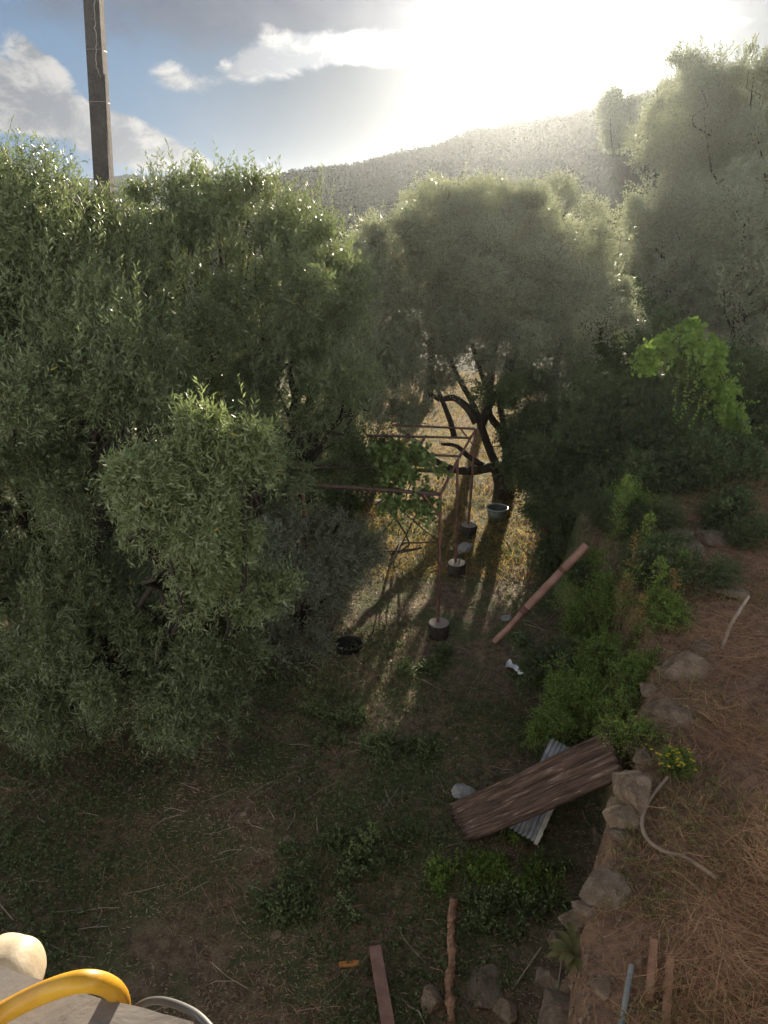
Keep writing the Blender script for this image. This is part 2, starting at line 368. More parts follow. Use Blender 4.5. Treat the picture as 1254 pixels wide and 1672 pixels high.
M['tub'] = plain('green_tub', (.06, .085, .07), (.10, .13, .105), .4, .5)
M['tubrim'] = plain('white_rim', (.30, .32, .30), (.40, .43, .41), .4, .5)
M['wire'] = plain('steel_wire', (.18, .17, .16), (.28, .27, .25), .5, .4, 9, .3)
M['plastic'] = plain('white_plastic_scrap', (.60, .62, .62), (.75, .76, .76), .5, .4)
M['orange'] = plain('orange_tile', (.50, .20, .06), (.62, .30, .1), .8, .2)
def oldwood(h):
    v = h.vm('MULTIPLY', pos_(h), (1.2, 16, 16)); n1 = h.noise(v, 2.2, 9, .68, .6); n2 = h.noise(h.vm('MULTIPLY', pos_(h), (.8, 3, 3)), 3.0, 4)
    col = h.mix(h.ss(n1, .32, .66), (.05, .033, .025, 1), (.19, .125, .095, 1)); col = h.mix(h.m('MULTIPLY', h.ss(n1, .56, .68), h.ss(n2, .42, .6)), col, (.46, .38, .32, 1))
    return (prin(h, col, .88, .2, n1, 1.0, .03),)
M['oldwood'] = mat('weathered_plank_wood', oldwood)
def groundm(h):
    p = h.n('ShaderNodeNewGeometry').outputs['Position']
    at_ = h.n('ShaderNodeAttribute'); at_.attribute_name = 'bank'; bank = at_.outputs['Fac']
    n1 = h.noise(p, 1.1, 8, .62, .2); n2 = h.noise(p, 9, 7, .7); n3 = h.noise(p, 40, 4, .7)
    soil = h.mix(h.ss(n2, .35, .65), (.11, .08, .052, 1), (.24, .18, .115, 1))
    green = h.mix(n2, (.060, .080, .035, 1), (.13, .145, .06, 1)); ca = h.mix(h.ss(n1, .42, .60), soil, green)
    red = h.mix(h.ss(n2, .3, .7), (.14, .083, .052, 1), (.31, .195, .125, 1)); red = h.mix(h.m('MULTIPLY', h.ss(n3, .6, .75), .5), red, (.38, .30, .22, 1))
    col = h.mix(bank, ca, red)
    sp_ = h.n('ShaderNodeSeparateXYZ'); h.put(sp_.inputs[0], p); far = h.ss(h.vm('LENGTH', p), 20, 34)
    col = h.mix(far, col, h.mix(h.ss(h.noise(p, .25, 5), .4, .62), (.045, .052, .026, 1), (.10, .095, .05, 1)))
    return (prin(h, col, .95, .15, h.m('ADD', n2, h.m('MULTIPLY', n3, .4)), .9, .04),)
M['ground'] = mat('garden_soil', groundm)
def mountm(h):
    p = h.n('ShaderNodeNewGeometry').outputs['Position']; n = h.noise(p, .02, 7, .6)
    return (prin(h, h.mix(h.ss(n, .4, .6), (.028, .055, .085, 1), (.05, .08, .10, 1)), 1, .0),)  # blue-green forest, with some blue of the distant air put into the colour
M['mount'] = mat('mountain_slope', mountm)

# ------------------------------------------------------------------ ids
def tag(o, label=None, cat=None, group=None, kind=None):
    for k, v in (('label', label), ('category', cat), ('group', group), ('kind', kind)):
        if v: o[k] = v
    return o
def thing(name, loc, label, cat, group=None):
    o = bpy.data.objects.new(name, None); C.objects.link(o); o.location = tuple(float(t) for t in loc); o.empty_display_size = .2
    return tag(o, label, cat, group)
def part(mb, name, mats, root): return mb.build(name, mats, root, loc=np.array(root.location))
def sub(mb, name, mats, root, pa):
    o = mb.build(name, mats, pa, loc=np.array(root.location)); return o

# ------------------------------------------------------------------ setting: ground, mountains
def axis(segs):
    out = []
    for a, b, s in segs: out += list(np.arange(a, b, s))
    return np.array(out + [segs[-1][1]])
gx = axis([(-700, -200, 25), (-200, -60, 6), (-60, -14, 1.2), (-14, -4, .3), (-4, 7, .08), (7, 16, .3), (16, 70, 1.5), (70, 250, 6), (250, 700, 25)])
gy = axis([(-60, 0, 6), (0, 2.4, .3), (2.4, 13, .09), (13, 20, .2), (20, 40, .6), (40, 170, 2.2), (170, 300, 8), (300, 900, 30)])
X, Y_ = np.meshgrid(gx, gy); Z = H(X, Y_)
V = np.stack([X, Y_, Z], -1).reshape(-1, 3); nx_, ny_ = len(gx), len(gy)
i, j = np.meshgrid(np.arange(nx_ - 1), np.arange(ny_ - 1)); b = (j * nx_ + i).ravel()
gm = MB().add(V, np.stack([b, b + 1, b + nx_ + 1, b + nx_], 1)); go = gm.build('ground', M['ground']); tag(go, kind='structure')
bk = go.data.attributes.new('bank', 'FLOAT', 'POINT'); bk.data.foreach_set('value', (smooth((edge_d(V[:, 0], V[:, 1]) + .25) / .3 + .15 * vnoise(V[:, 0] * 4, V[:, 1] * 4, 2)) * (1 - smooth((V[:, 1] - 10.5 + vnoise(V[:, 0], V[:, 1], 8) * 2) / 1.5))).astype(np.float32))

def ridge(name, az0, az1, r0, pts, depth, seed):
    n = 260; az = np.linspace(az0, az1, n); ea = [azel(*p)[0] for p in pts]; ee = [azel(*p)[1] for p in pts]
    top = CAMZ + r0 * np.tan(np.interp(az, ea, ee)) + r0 * .012 * fbm(az * 26, az * 0, 5, seed)
    rows = []
    for k, t in enumerate(np.linspace(0, 1, 14)):
        r = r0 - depth * (1 - t); z = -2 + (top + 2) * t ** .8 + (r0 * .015 * fbm(az * 30, np.full(n, k * .6), 4, seed + 3) * (t * (1 - t) * 4))
        rows.append(np.stack([np.sin(az) * r, np.cos(az) * r, z], -1))
    r = r0 + depth; rows.append(np.stack([np.sin(az) * r, np.cos(az) * r, np.full(n, -2.)], -1))
    V = np.concatenate(rows); i, j = np.meshgrid(np.arange(n - 1), np.arange(14)); b = (j * n + i).ravel()
    return tag(MB().add(V, np.stack([b, b + 1, b + n + 1, b + n], 1)).build(name, M['mount']), kind='structure')
ridge('mountains', -.9, .2, 420, [(-600, 300), (60, 300), (190, 290), (230, 285), (300, 286), (350, 282), (400, 304), (420, 302), (560, 302), (800, 320)], 120, 5)
ridge('far_mountains', -.7, .25, 640, [(-300, 310), (380, 310), (430, 290), (448, 286), (465, 290), (500, 300), (700, 320)], 150, 25)

# ------------------------------------------------------------------ trees
DENS = 1.7
def crown_mesh(mb, cl, density, tw, nl, ll, lw, m=0, stem=1, droop=.35, up=.35, shoots=0, sub_r=.42, mat2=None, frac2=0., round_=False, spread=.9, fill=.22):
    for c, r in cl:
        n = int(density * DENS * fill * r * r); v = nrm(rng.normal(size=(n, 3))); o = c + v * r * (rng.random((n, 1)) ** .5) * .92
        twigs(mb, o, nrm(v * .6 + rng.normal(size=v.shape) * .4 + [0, 0, up]), tw * rng.uniform(.6, 1.3, n), nl, ll, lw, droop, m, stem, spread, round_)
    # cl: list of (centre, radius) ; sub-clumps on each, twigs on each sub-clump
    for c, r in cl:
        k = max(4, int(7 * (r / .8) ** 2))
        u = nrm(rng.normal(size=(k, 3))); u[:, 2] = u[:, 2] * .85 + .08
        sc_ = c + u * r * rng.uniform(.45, 1.28, (k, 1)); sr = sub_r * r ** .5 * rng.uniform(.35, 1.1, k)
        n = max(8, int(density * DENS * r * r / k))
        idx = np.repeat(np.arange(k), n); v = nrm(rng.normal(size=(len(idx), 3)))
        o = sc_[idx] + v * (sr[idx] * rng.random(len(idx)) ** .45)[:, None]
        d = nrm(v * .7 + nrm(o - c) * .5 + rng.normal(size=v.shape) * .35 + [0, 0, up])
        o = o - d * tw * .4
        twigs(mb, o, d, tw * rng.uniform(.6, 1.3, len(o)), nl, ll, lw, droop, m, stem, spread, round_, mat2, frac2)
        if shoots:
            ks = int(shoots * 2.6 * r); v = nrm(rng.normal(size=(ks, 3)) * [1, 1, .3] + [0, 0, .6]); o = c + v * r * rng.uniform(.75, 1.05, (ks, 1))
            d = nrm(rng.normal(size=(ks, 3)) * .22 + [.12, 0, 1.]); twigs(mb, o, d, rng.uniform(.22, .55, ks), 16, ll, lw, .05, m, stem, .6)
def limb(mb, a, b_, r0, r1, kink=.12, n=9, seg=9):
    a = np.array(a, float); b_ = np.array(b_, float); L = np.linalg.norm(b_ - a); P = [a]
    for t in np.linspace(0, 1, 5)[1:-1]: P.append(a + (b_ - a) * t + rng.normal(size=3) * L * kink * .5 + np.array([0, 0, -.06 * L * math.sin(t * 3.14)]))
    P.append(b_); tube(mb, spline(P, seg), np.linspace(r0, r1, seg), n, wob=.12)
def tree(name, label, base, clumps, group=None, fork=1.0, tr=.17, density=900, tw=.30, nl=14, ll=.072, lw=.016, leaf='olive', shoots=0, limbs=True, cat='tree', yellow=True, **kw):
    root = thing(name, base, label, cat, group); tm = MB(); base = np.array(base, float)
    fk = base + [.1, -.05, fork]; tube(tm, spline([base - [0, 0, .25], base + [.05, .03, fork * .5], fk], 9), np.array([1.5, 1.25, 1.1, 1, .95, .92, .9, .92, .95]) * tr, 12, wob=.18)
    for c, r in clumps:
        L = np.linalg.norm(c - fk); limb(tm, fk - [0, 0, .05], c, tr * min(.6, .22 + .10 * L), .014, .1)
        for _ in range(3 if limbs else 1): limb(tm, fk + (c - fk) * rng.uniform(.5, .8), c + nrm(rng.normal(size=3)) * r * .7, .03, .008, .2, 6, 6)
    part(tm, 'trunk', M['bark'], root)
    cm = MB(); crown_mesh(cm, clumps, density, tw, nl, ll, lw, shoots=shoots, mat2=2 if yellow else None, frac2=.0025, **kw)
    part(cm, 'crown', [M[leaf], M['twig'], M['yellow_leaf']], root); return root
PX = lambda l: [(at(a, b_, y), r) for a, b_, y, r in l]

tree('olive_tree', 'big olive tree at the left edge, nearest the balcony, reaching down to the ground', (-3.9, 8.6, float(H(-3.9, 8.6))), PX([
    (35, 368, 8.8, .62), (-30, 365, 9.0, .75), (95, 405, 8.6, .58), (20, 430, 8.2, .9), (125, 460, 8.6, .7), (60, 520, 8, .95), (150, 560, 7.8, .6), (150, 620, 7.2, .65), (60, 660, 7.5, .95), (195, 570, 7.4, .42), (205, 640, 7.0, .36),
    (-90, 420, 8.5, 1.2), (-100, 700, 8, 1.3), (-80, 950, 7.6, 1.2), (40, 840, 8.6, .95), (150, 780, 9.4, .7), (60, 1010, 7.2, .85), (190, 930, 8.8, .7), (180, 1060, 7.2, .7),
    (80, 1110, 7.2, .6), (300, 1090, 7.0, .6), (235, 1130, 7.0, .42), (20, 1150, 7.2, .5), (340, 1150, 7.0, .36), (130, 1170, 7.0, .34), (240, 480, 9.2, .6), (250, 1010, 7.6, .5), (345, 1070, 7.0, .36), (330, 1130, 6.9, .3), (290, 1040, 7.2, .4), (365, 1170, 6.9, .22)]), shoots=18, density=1150, tr=.24, fork=1.3, fill=.12, ll=.068, lw=.0145)
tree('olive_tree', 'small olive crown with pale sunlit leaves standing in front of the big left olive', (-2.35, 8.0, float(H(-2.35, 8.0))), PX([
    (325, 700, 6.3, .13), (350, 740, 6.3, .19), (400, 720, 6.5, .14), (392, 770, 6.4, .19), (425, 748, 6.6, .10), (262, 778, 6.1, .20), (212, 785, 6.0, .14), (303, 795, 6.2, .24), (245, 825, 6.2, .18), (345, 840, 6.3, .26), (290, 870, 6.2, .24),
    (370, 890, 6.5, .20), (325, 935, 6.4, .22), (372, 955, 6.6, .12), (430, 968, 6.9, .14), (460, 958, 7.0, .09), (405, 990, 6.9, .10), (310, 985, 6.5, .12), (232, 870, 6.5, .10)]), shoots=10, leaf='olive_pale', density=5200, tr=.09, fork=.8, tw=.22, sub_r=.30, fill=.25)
tree('olive_tree', 'dense round olive tree left of the pergola and right of the utility pole', (-1.9, 12.2, float(H(-1.9, 12.2))), PX([
    (275, 365, 11.4, .48), (300, 350, 11.6, .6), (355, 355, 12, .62), (405, 360, 12, .6), (450, 375, 12, .6), (500, 400, 12, .62), (530, 440, 12, .5), (235, 420, 11, .5), (300, 470, 11, 1.0), (420, 500, 11.2, 1.05), (515, 510, 11.6, .75), (560, 590, 11.6, .55), (555, 510, 11.9, .4), (590, 640, 11.7, .3),
    (340, 620, 10.6, .95), (455, 640, 10.8, .9), (540, 650, 11.3, .55), (250, 640, 10.2, .9), (400, 750, 10, .85), (520, 745, 11.8, .5), (300, 760, 9.8, .7)]), shoots=18, density=640, tr=.24, fork=1.2, nl=12, ll=.085, lw=.021, fill=.12)
tree('olive_tree', 'low dark olive branches filling the shade under the round olive beside the pergola', (-1.3, 9.8, float(H(-1.3, 9.8))), PX([
    (490, 905, 10, .6), (425, 920, 9.4, .6), (570, 895, 10.3, .42), (540, 870, 10.3, .3), (450, 960, 9.0, .5), (520, 940, 9.6, .5), (600, 890, 10.6, .32), (460, 1040, 8.8, .38), (400, 1010, 8.8, .45)]),
    density=1000, tr=.10, fork=.5, leaf='olive_far')
# the open olive behind the pergola, its forks laid out limb by limb
tb = gnd(822, 812); YB = tb[1]
root = thing('olive_tree', tb, 'open olive tree with forked dark trunk directly behind the metal pergola', 'tree'); tm = MB()
P3 = lambda l, dy=0: spline([at(a, b_, YB + dy + i_ * .05) for i_, (a, b_) in enumerate(l)], 14)
tube(tm, P3([(822, 822), (822, 790), (812, 755)]), np.linspace(.27, .17, 14), 14, wob=.1)
tube(tm, P3([(814, 770), (798, 730), (784, 690), (770, 655), (740, 600), (720, 540)]), np.linspace(.10, .04, 14), 12, wob=.1)
tube(tm, P3([(826, 790), (828, 740), (820, 705), (800, 680), (795, 640), (770, 560)], .25), np.linspace(.12, .045, 14), 12, wob=.1)
tube(tm, P3([(786, 692), (800, 660), (818, 632), (850, 560), (880, 480)], .1), np.linspace(.10, .04, 14), 10, wob=.1)
tube(tm, P3([(826, 730), (822, 690), (816, 650), (830, 580)], .3), np.linspace(.09, .04, 14), 8, wob=.1)
tube(tm, P3([(778, 690), (765, 668), (742, 650), (718, 652), (700, 640)], -.1), np.linspace(.10, .04, 14), 10, wob=.1)
tube(tm, P3([(808, 762), (775, 768), (745, 768), (715, 755), (690, 735), (672, 715), (650, 700)], -.3), np.linspace(.11, .04, 14), 10, wob=.12)
tube(tm, P3([(790, 762), (765, 745), (745, 728), (720, 725)], -.2), np.linspace(.08, .03, 14), 8, wob=.1)
tube(tm, P3([(742, 715), (736, 690), (728, 668), (716, 640), (700, 600)], .4), np.linspace(.07, .04, 14), 8, wob=.1)
part(tm, 'trunk', M['bark'], root)
cm = MB(); crown_mesh(cm, PX([(640, 440, YB, .8), (600, 400, YB, .35), (690, 390, YB + .3, .8), (740, 370, YB + .6, .75), (800, 365, YB + .8, .8), (860, 380, YB + .8, .8), (915, 410, YB + .6, .8), (960, 450, YB + .6, .6), (770, 420, YB + .8, 1.0), (700, 330, YB + .3, .3), (835, 325, YB + .6, .3), (600, 450, YB - .5, .7),
    (650, 510, YB - .3, 1.0), (745, 470, YB, 1.3), (850, 480, YB, 1.3), (945, 500, YB, 1.0), (625, 580, YB - .5, .75), (690, 590, YB, .6), (770, 570, YB, .75), (880, 590, YB - .2, .72), (640, 650, YB - .5, .6), (850, 610, YB + .5, .4), (665, 660, YB - .4, .5), (715, 625, YB, .35), (885, 655, YB + .2, .45), (905, 700, YB + .3, .4)]),
    620, .40, 11, .095, .024, shoots=6, sub_r=.40, fill=.3); part(cm, 'crown', [M['olive_far'], M['twig']], root)

def simple_tree(name, label, px, Y, top_py, bot_py, w, group=None, leaf='olive_far', dens=300, ll=.125, lw=.038, n=9, tr=.2, seed=1, **kw):
    # crown filling a column of the view px +- w (pixels) from top_py to bot_py, standing Y ahead
    X0 = at(px, 500, Y)[0]; base = np.array([X0, Y, float(H(X0, Y))]); dep = math.hypot(Y, 3) / FPX
    cl = []; rad = w * dep
    for k in range(n):
        t = (k + .5) / n; a = k * 2.4 + seed; prof = math.sin(math.pi * min(1, .22 + .75 * t)) ** .6
        pxk = px + w * .55 * prof * math.cos(a); yk = Y + rad * .5 * math.sin(a)
        pyk = top_py + (bot_py - top_py) * t; r = rad * rng.uniform(.42, .58) * (.6 + .5 * prof)
        c = at(pxk, pyk, yk); c[2] = max(c[2], base[2] + .3); c[2] -= r * .6 * (1 - t); cl.append((c, r))
    return tree(name, label, base, cl, group, fork=max(.5, (cl[-1][0][2] - base[2]) * .5), tr=tr * .6, density=dens, tw=.42, nl=10, ll=ll, lw=lw, leaf=leaf, limbs=False, yellow=False, fill=.45, **kw)
gt = 'trees on the slope at the right'
simple_tree('hillside_tree', 'tallest feathery tree rising highest on the skyline at the upper right', 1165, 27, 85, 460, 95, gt, shoots=8, n=14, seed=2)
simple_tree('hillside_tree', 'tree cut by the right edge of the photo, beside the tallest skyline tree', 1262, 25, 70, 420, 60, gt, shoots=8, seed=3)
simple_tree('hillside_tree', 'small rounded lone tree standing on the ridge under the sun', 1007, 52, 150, 240, 30, gt, n=7, ll=.22, lw=.07, seed=4)
simple_tree('hillside_tree', 'short leaning tree on the skyline just left of the tallest tree', 1085, 38, 140, 260, 36, gt, n=7, ll=.15, lw=.045, shoots=6, seed=5)
for px_, lab_ in ((700, 'added sun-blocking olive, left one of the far row, behind the open olive crown'), (800, 'added sun-blocking olive, middle one of the far row, behind the open olive crown'), (905, 'added sun-blocking olive, right one of the far row, behind the open olive crown')):
    b_ = at(px_, 600, 25); b_ = np.array([b_[0], 25., float(H(b_[0], 25.)) + .15]); tree('hillside_tree', lab_, b_, [(b_ + [q0, q1, q2], .95) for q0, q1, q2 in ((-.8, 0, 3.7), (.8, .2, 3.6), (0, 0, 4.7), (-.9, .3, 5.0), (.9, -.2, 4.9), (0, .5, 5.7))], gt, fork=1.8, tr=.14, density=420, tw=.42, nl=10, ll=.10, lw=.026, leaf='olive_far', limbs=False, yellow=False)  # far row added behind the crown to keep low sun off the nearer ground
simple_tree('hillside_tree', 'hazy olive tree right of the open olive, under the lone ridge tree', 1015, 24, 400, 520, 75, gt, seed=6, n=10)
simple_tree('hillside_tree', 'hazy broad tree below the tallest skyline tree', 1110, 21, 290, 560, 80, gt, seed=7, n=12)
simple_tree('hillside_tree', 'dark tree at the right edge above the bright vine', 1220, 19, 270, 620, 75, gt, seed=8, n=12)
simple_tree('hillside_tree', 'low tree at the foot of the slope between open olive and vine', 985, 21, 440, 610, 62, gt, seed=9, leaf='shrub', n=8)
simple_tree('hillside_tree', 'small olive seen through the gap left of the open olive', 600, 24, 380, 560, 50, gt, seed=11, n=8)
simple_tree('hillside_tree', 'dim low tree just behind the top of the bright grapevine', 1050, 18.5, 470, 640, 55, gt, seed=15, n=9, leaf='shrub')
simple_tree('hillside_tree', 'dark low branched tree behind the left end of the pergola bars', 560, 17.5, 480, 760, 62, gt, seed=13, n=11)
simple_tree('hillside_tree', 'shadowy tree far left beyond the round olive', 430, 19, 420, 720, 70, gt, seed=14, n=9)
simple_tree('hillside_tree', 'dim tree behind the gap between the utility pole and left olive', 205, 20, 340, 600, 60, gt, seed=12, n=8)

# ------------------------------------------------------------------ shrubs and weeds
def bush(name, label, px, py, Y, r, leaf='shrub', ll=.05, lw=.03, dens=900, tw=.22, round_=True, group=None, cat='shrub', low=2, squash=1.0, extra=None):
    c = at(px, py, Y); gz = float(H(c[0], c[1])); root = thing(name, (c[0], c[1], gz), label, cat, group)
    cl = [(c, r)] + [(c + np.array([rng.uniform(-.5, .5) * r, rng.uniform(-.4, .4) * r, -r * (.5 + .7 * k)]), r * .85) for k in range(low)]
    for q, rr_ in cl: q[2] = max(q[2], gz + .1)
    if extra: cl += PX(extra)
    st = MB()
    for q, rr_ in cl:
        for _ in range(5): limb(st, (c[0] + rng.uniform(-.15, .15), c[1] + rng.uniform(-.1, .1), gz - .1), q + nrm(rng.normal(size=3)) * rr_ * .7, .018, .005, .2, 5, 6)
    part(st, 'stem', M['stem'] if leaf in ('bright', 'vine') else M['twig'], root)
    cm = MB(); crown_mesh(cm, cl, dens, tw, 8, ll, lw, shoots=0, round_=round_, sub_r=.38, droop=.3, up=.3)
    part(cm, 'foliage', [M[leaf], M['twig']], root); return root
gb = 'dark shrubs along the terrace edge'
bush('bramble_bush', 'dark bramble mass right of the open olive trunk', 905, 640, 15.5, 1.15, group=gb)
bush('bramble_bush', 'dark bramble right of the open olive, nearer and lower', 915, 745, 13.5, .95, group=gb)
bush('bramble_bush', 'shaded bramble hanging over the upper end of the clay pipe', 915, 825, 12.2, .6, group=gb)
bush('bramble_bush', 'dark bramble between open olive and grapevine', 1000, 690, 14, 1.05, group=gb)
bush('bramble_bush', 'broad dark shrub behind the clay pipe and left of the seeding weeds', 985, 800, 11.9, .6, group=gb)
bush('bramble_bush', 'dark bramble in front of the grapevine above the pinkish rocks', 1080, 770, 12, .75, group=gb)
bush('bramble_bush', 'dark shrub at the right edge under the vine', 1200, 765, 11.8, .8, group=gb)
bush('bramble_bush', 'hazy shrub behind the vine at the right', 1100, 620, 15.5, 1.0, group=gb)
bush('bramble_bush', 'shaded low shrub on the wall face right of the clay pipe', 965, 965, 9.9, .3, group=gb, low=2)
bush('bramble_bush', 'shaded low shrub in the ditch beside the bright green weed', 895, 1075, 8.2, .33, group=gb, low=2)
bush('bramble_bush', 'green shrub at the right end of the shaded edge beside the lichened rocks', 1190, 840, 10.4, .35, group=gb)
bush('bramble_bush', 'dark shrub carrying the bright grapevine on its top', 1125, 650, 12.9, .62, group=gb, low=3)
bush('bramble_bush', 'green brown shrub right below the bright grapevine', 1175, 745, 12.3, .55, group=gb, low=3)
bush('bramble_bush', 'hazy shrub at the right edge halfway up the slope', 1235, 640, 14.5, .9, group=gb, low=3)
bush('bramble_bush', 'dark shrub behind the left end of the pergola bars', 600, 715, 15.5, .8, group=gb)
bush('bramble_bush', 'dark shrub in the shade left of the pergola vine', 545, 760, 14, .7, group=gb)
# grapevine over a dead shrub
vp = [(1052, 572), (1085, 575), (1110, 548), (1150, 560), (1172, 600), (1192, 640), (1205, 690)]
vr = gnd(1150, 850); root = thing('grapevine', vr, 'bright green grapevine arching over the dark shrubs at the right', 'vine'); st = MB(); VL = [at(a, b_, 12.4) for a, b_ in vp]
for q in VL[::2]: limb(st, np.array([q[0] + .1, q[1] + .3, float(H(q[0], q[1] + .3))]), q, .012, .005, .1, 6, 9)
tube(st, spline(VL, 20), .012, 6); part(st, 'stem', M['twig'], root)
vm_ = MB(); cl = [(q + rng.normal(size=3) * [.12, .1, .08], .15) for q in spline(VL, 10)] + [(at(a, b_, 12.6), r) for a, b_, r in ((1135, 585, .28), (1165, 640, .25), (1180, 700, .22), (1160, 760, .25), (1100, 600, .15))]
crown_mesh(vm_, cl[:10], 2400, .14, 5, .075, .075, round_=True, sub_r=.22, droop=.5, up=.1)
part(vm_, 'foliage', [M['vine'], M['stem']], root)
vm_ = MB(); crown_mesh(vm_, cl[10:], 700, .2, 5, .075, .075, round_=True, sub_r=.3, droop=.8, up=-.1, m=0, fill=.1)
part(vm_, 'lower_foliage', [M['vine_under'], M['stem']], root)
vm_ = MB(); Q = spline(VL, 26); o = Q + rng.normal(size=Q.shape) * .08; d = nrm(rng.normal(size=Q.shape) * [.8, .5, .3] + [.3, 0, .5]); twigs(vm_, o, d, rng.uniform(.2, .5, 26), 9, .055, .055, .6, 0, 1, .9, True)
o = spline(VL[2:], 34) + rng.normal(size=(34, 3)) * .15; d = nrm(rng.normal(size=(34, 3)) * .35 + [.15, 0, -1.]); twigs(vm_, o, d, rng.uniform(.4, 1.3, 34), 18, .055, .055, .1, 0, 1, .9, True); part(vm_, 'trailing_shoots', [M['vine'], M['stem']], root)

def spire(name, label, p, h, seed_head=True, group=None, leaf='bright', lean=0., cat='weed', w=.16, n=70):
    p = np.array(p, float); root = thing(name, p, label, cat, group); top = p + [lean * h, rng.uniform(-.05, .05), h]
    st = MB(); P = spline([p - [0, 0, .05], p + (top - p) * .5 + rng.normal(size=3) * .02, top], 8); tube(st, P, np.linspace(.007, .002, 8), 5); part(st, 'stem', M['stem'], root)
    fm = MB(); t = np.sort(rng.random(n)); o = p + (top - p) * t[:, None]; a = rng.random(n) * 6.28
    d = nrm(np.stack([np.cos(a), np.sin(a), np.full(n, .55)], 1)); L = w * (1.15 - t) * rng.uniform(.6, 1.2, n) + .03
    sp_ = seed_head & (t > .55)
    k = ~sp_; twigs(fm, o[k], d[k], L[k], 7, .045, .013, .1, 0, 1, .8)
    if sp_.any(): twigs(fm, o[sp_], d[sp_], L[sp_], 12, .016, .008, .25, 2, 1, .9)
    part(fm, 'foliage', [M[leaf], M['stem'], M['rust_seed']], root); return root
gs = 'tall weeds growing along the terrace edge'
for (a, b_, h, sh, lab) in [(1022, 1000, 1.05, True, 'tallest weed with a rusty conical seed head, standing up highest of the weeds'), (1012, 1040, .8, True, 'rusty seed head weed just under the tallest one'),
        (1000, 900, .9, False, 'slender green weed spire beside the upper pipe end'), (1015, 860, .8, False, 'green spire furthest away, highest up the slope among the weeds'),
        (985, 1030, .8, False, 'leafy green weed right of the clay pipe top'), (960, 1060, .62, True, 'short orange tipped weed above the bright green bush'),
        (945, 1080, .6, True, 'orange tipped weed leaning out over the ditch, leftmost of the weeds'), (1035, 1070, .75, True, 'orange seed plume in the middle of the weeds left of the rocks'),
        (1065, 1000, .7, False, 'pale green weed right of the tallest seed head'), (1090, 1010, .6, True, 'faded seed weed near the pinkish rocks'), (1050, 920, .7, False, 'grey green weed behind the tallest seed head'),
        (975, 980, .7, False, 'bright weed stalk close to the pipe'), (1110, 960, .5, False, 'low green weed under the lichened rocks')]:
    q = gnd(a, b_); spire('tall_weed', lab, q, h, sh, gs, w=.2, n=90)
gl_ = 'leafy clumps on the terrace edge'
bush('weed_clump', 'vivid green feathery weed bush hanging over the ditch above the plank', 935, 1115, 7.4, .34, 'bright', .045, .014, 3000, .16, False, gl_, 'weed', 2, extra=[(905, 1180, 7.0, .22), (960, 1160, 7.1, .25), (970, 1070, 7.8, .25)])
bush('weed_clump', 'yellow green sunlit weed bush above the big flat stone', 1032, 1105, 7.0, .26, 'bright', .04, .013, 3200, .15, False, gl_, 'weed', 1, extra=[(1060, 1080, 7.1, .12), (1010, 1150, 6.7, .2)])
bush('weed_clump', 'mixed green weed mass left of the pinkish rocks', 1040, 960, 9.0, .42, 'shrub', .045, .016, 2200, .18, False, gl_, 'weed', 2)
bush('weed_clump', 'dark green weed mass between the rocks and the ditch', 1090, 1000, 8.6, .42, 'shrub', .045, .016, 1900, .18, False, gl_, 'weed', 1)
bush('weed_clump', 'green weeds growing on the wall below the tall seeding weeds', 985, 1000, 8.8, .42, 'bright', .045, .016, 1900, .18, False, gl_, 'weed', 2)
bush('weed_clump', 'green creeping weed in front of the square lichened rock', 1110, 935, 9.2, .26, 'shrub', .04, .014, 2000, .15, False, gl_, 'weed', 0)
bush('weed_clump', 'small trailing green weed over the plank top and tall stone', 1035, 1215, 5.75, .14, 'bright', .03, .012, 4200, .12, False, gl_, 'weed', 0, extra=[(1065, 1200, 5.8, .1), (1010, 1190, 5.9, .12)])
gg = 'green weeds on the garden floor'
for a, b_, r, l_, lab in [(828, 1420, .26, 'bright', 'soft green weed below the corrugated sheet'), (760, 1450, .2, 'bright', 'broad leaved green plant above the broken timber'), (560, 1195, .26, 'cover', 'dark bluish green weed in the middle of the garden floor'),
        (650, 1240, .25, 'cover', 'dark green weed left of the white broken block'), (530, 1440, .28, 'cover', 'dark green weed above the red brown board'), (620, 1400, .24, 'cover', 'dim green weed left of the plank foot'), (790, 1505, .2, 'cover', 'olive green weed right of the broken timber'),
        (700, 1090, .22, 'cover', 'green tuft in front of the nearest pergola post'), (455, 1500, .2, 'cover', 'small dark weed left of the red brown board'), (870, 1450, .22, 'cover', 'shaded weed at the foot of the terrace wall'), (840, 1330, .2, 'cover', 'dark weed under the plank, between sheet and wall')]:
    q = gnd(a, b_); root = thing('low_weed', q, lab, 'weed', gg); cm = MB(); st = MB()
    for _ in range(7): limb(st, q - [0, 0, .02], q + [rng.uniform(-r, r) * .8, rng.uniform(-r, r) * .8, r * .8], .005, .002, .2, 4, 5)
    part(st, 'stem', M['stem'], root)
    crown_mesh(cm, [(q + [rng.uniform(-r, r) * 1.5, rng.uniform(-r, r) * 1.5, r * .12], r * .5) for _ in range(8)], 2300 * .28 / r, .12, 6, .036, .018, round_=True, sub_r=.28, up=.9, droop=.2, fill=.2)
    part(cm, 'foliage', [M[l_], M['stem']], root)
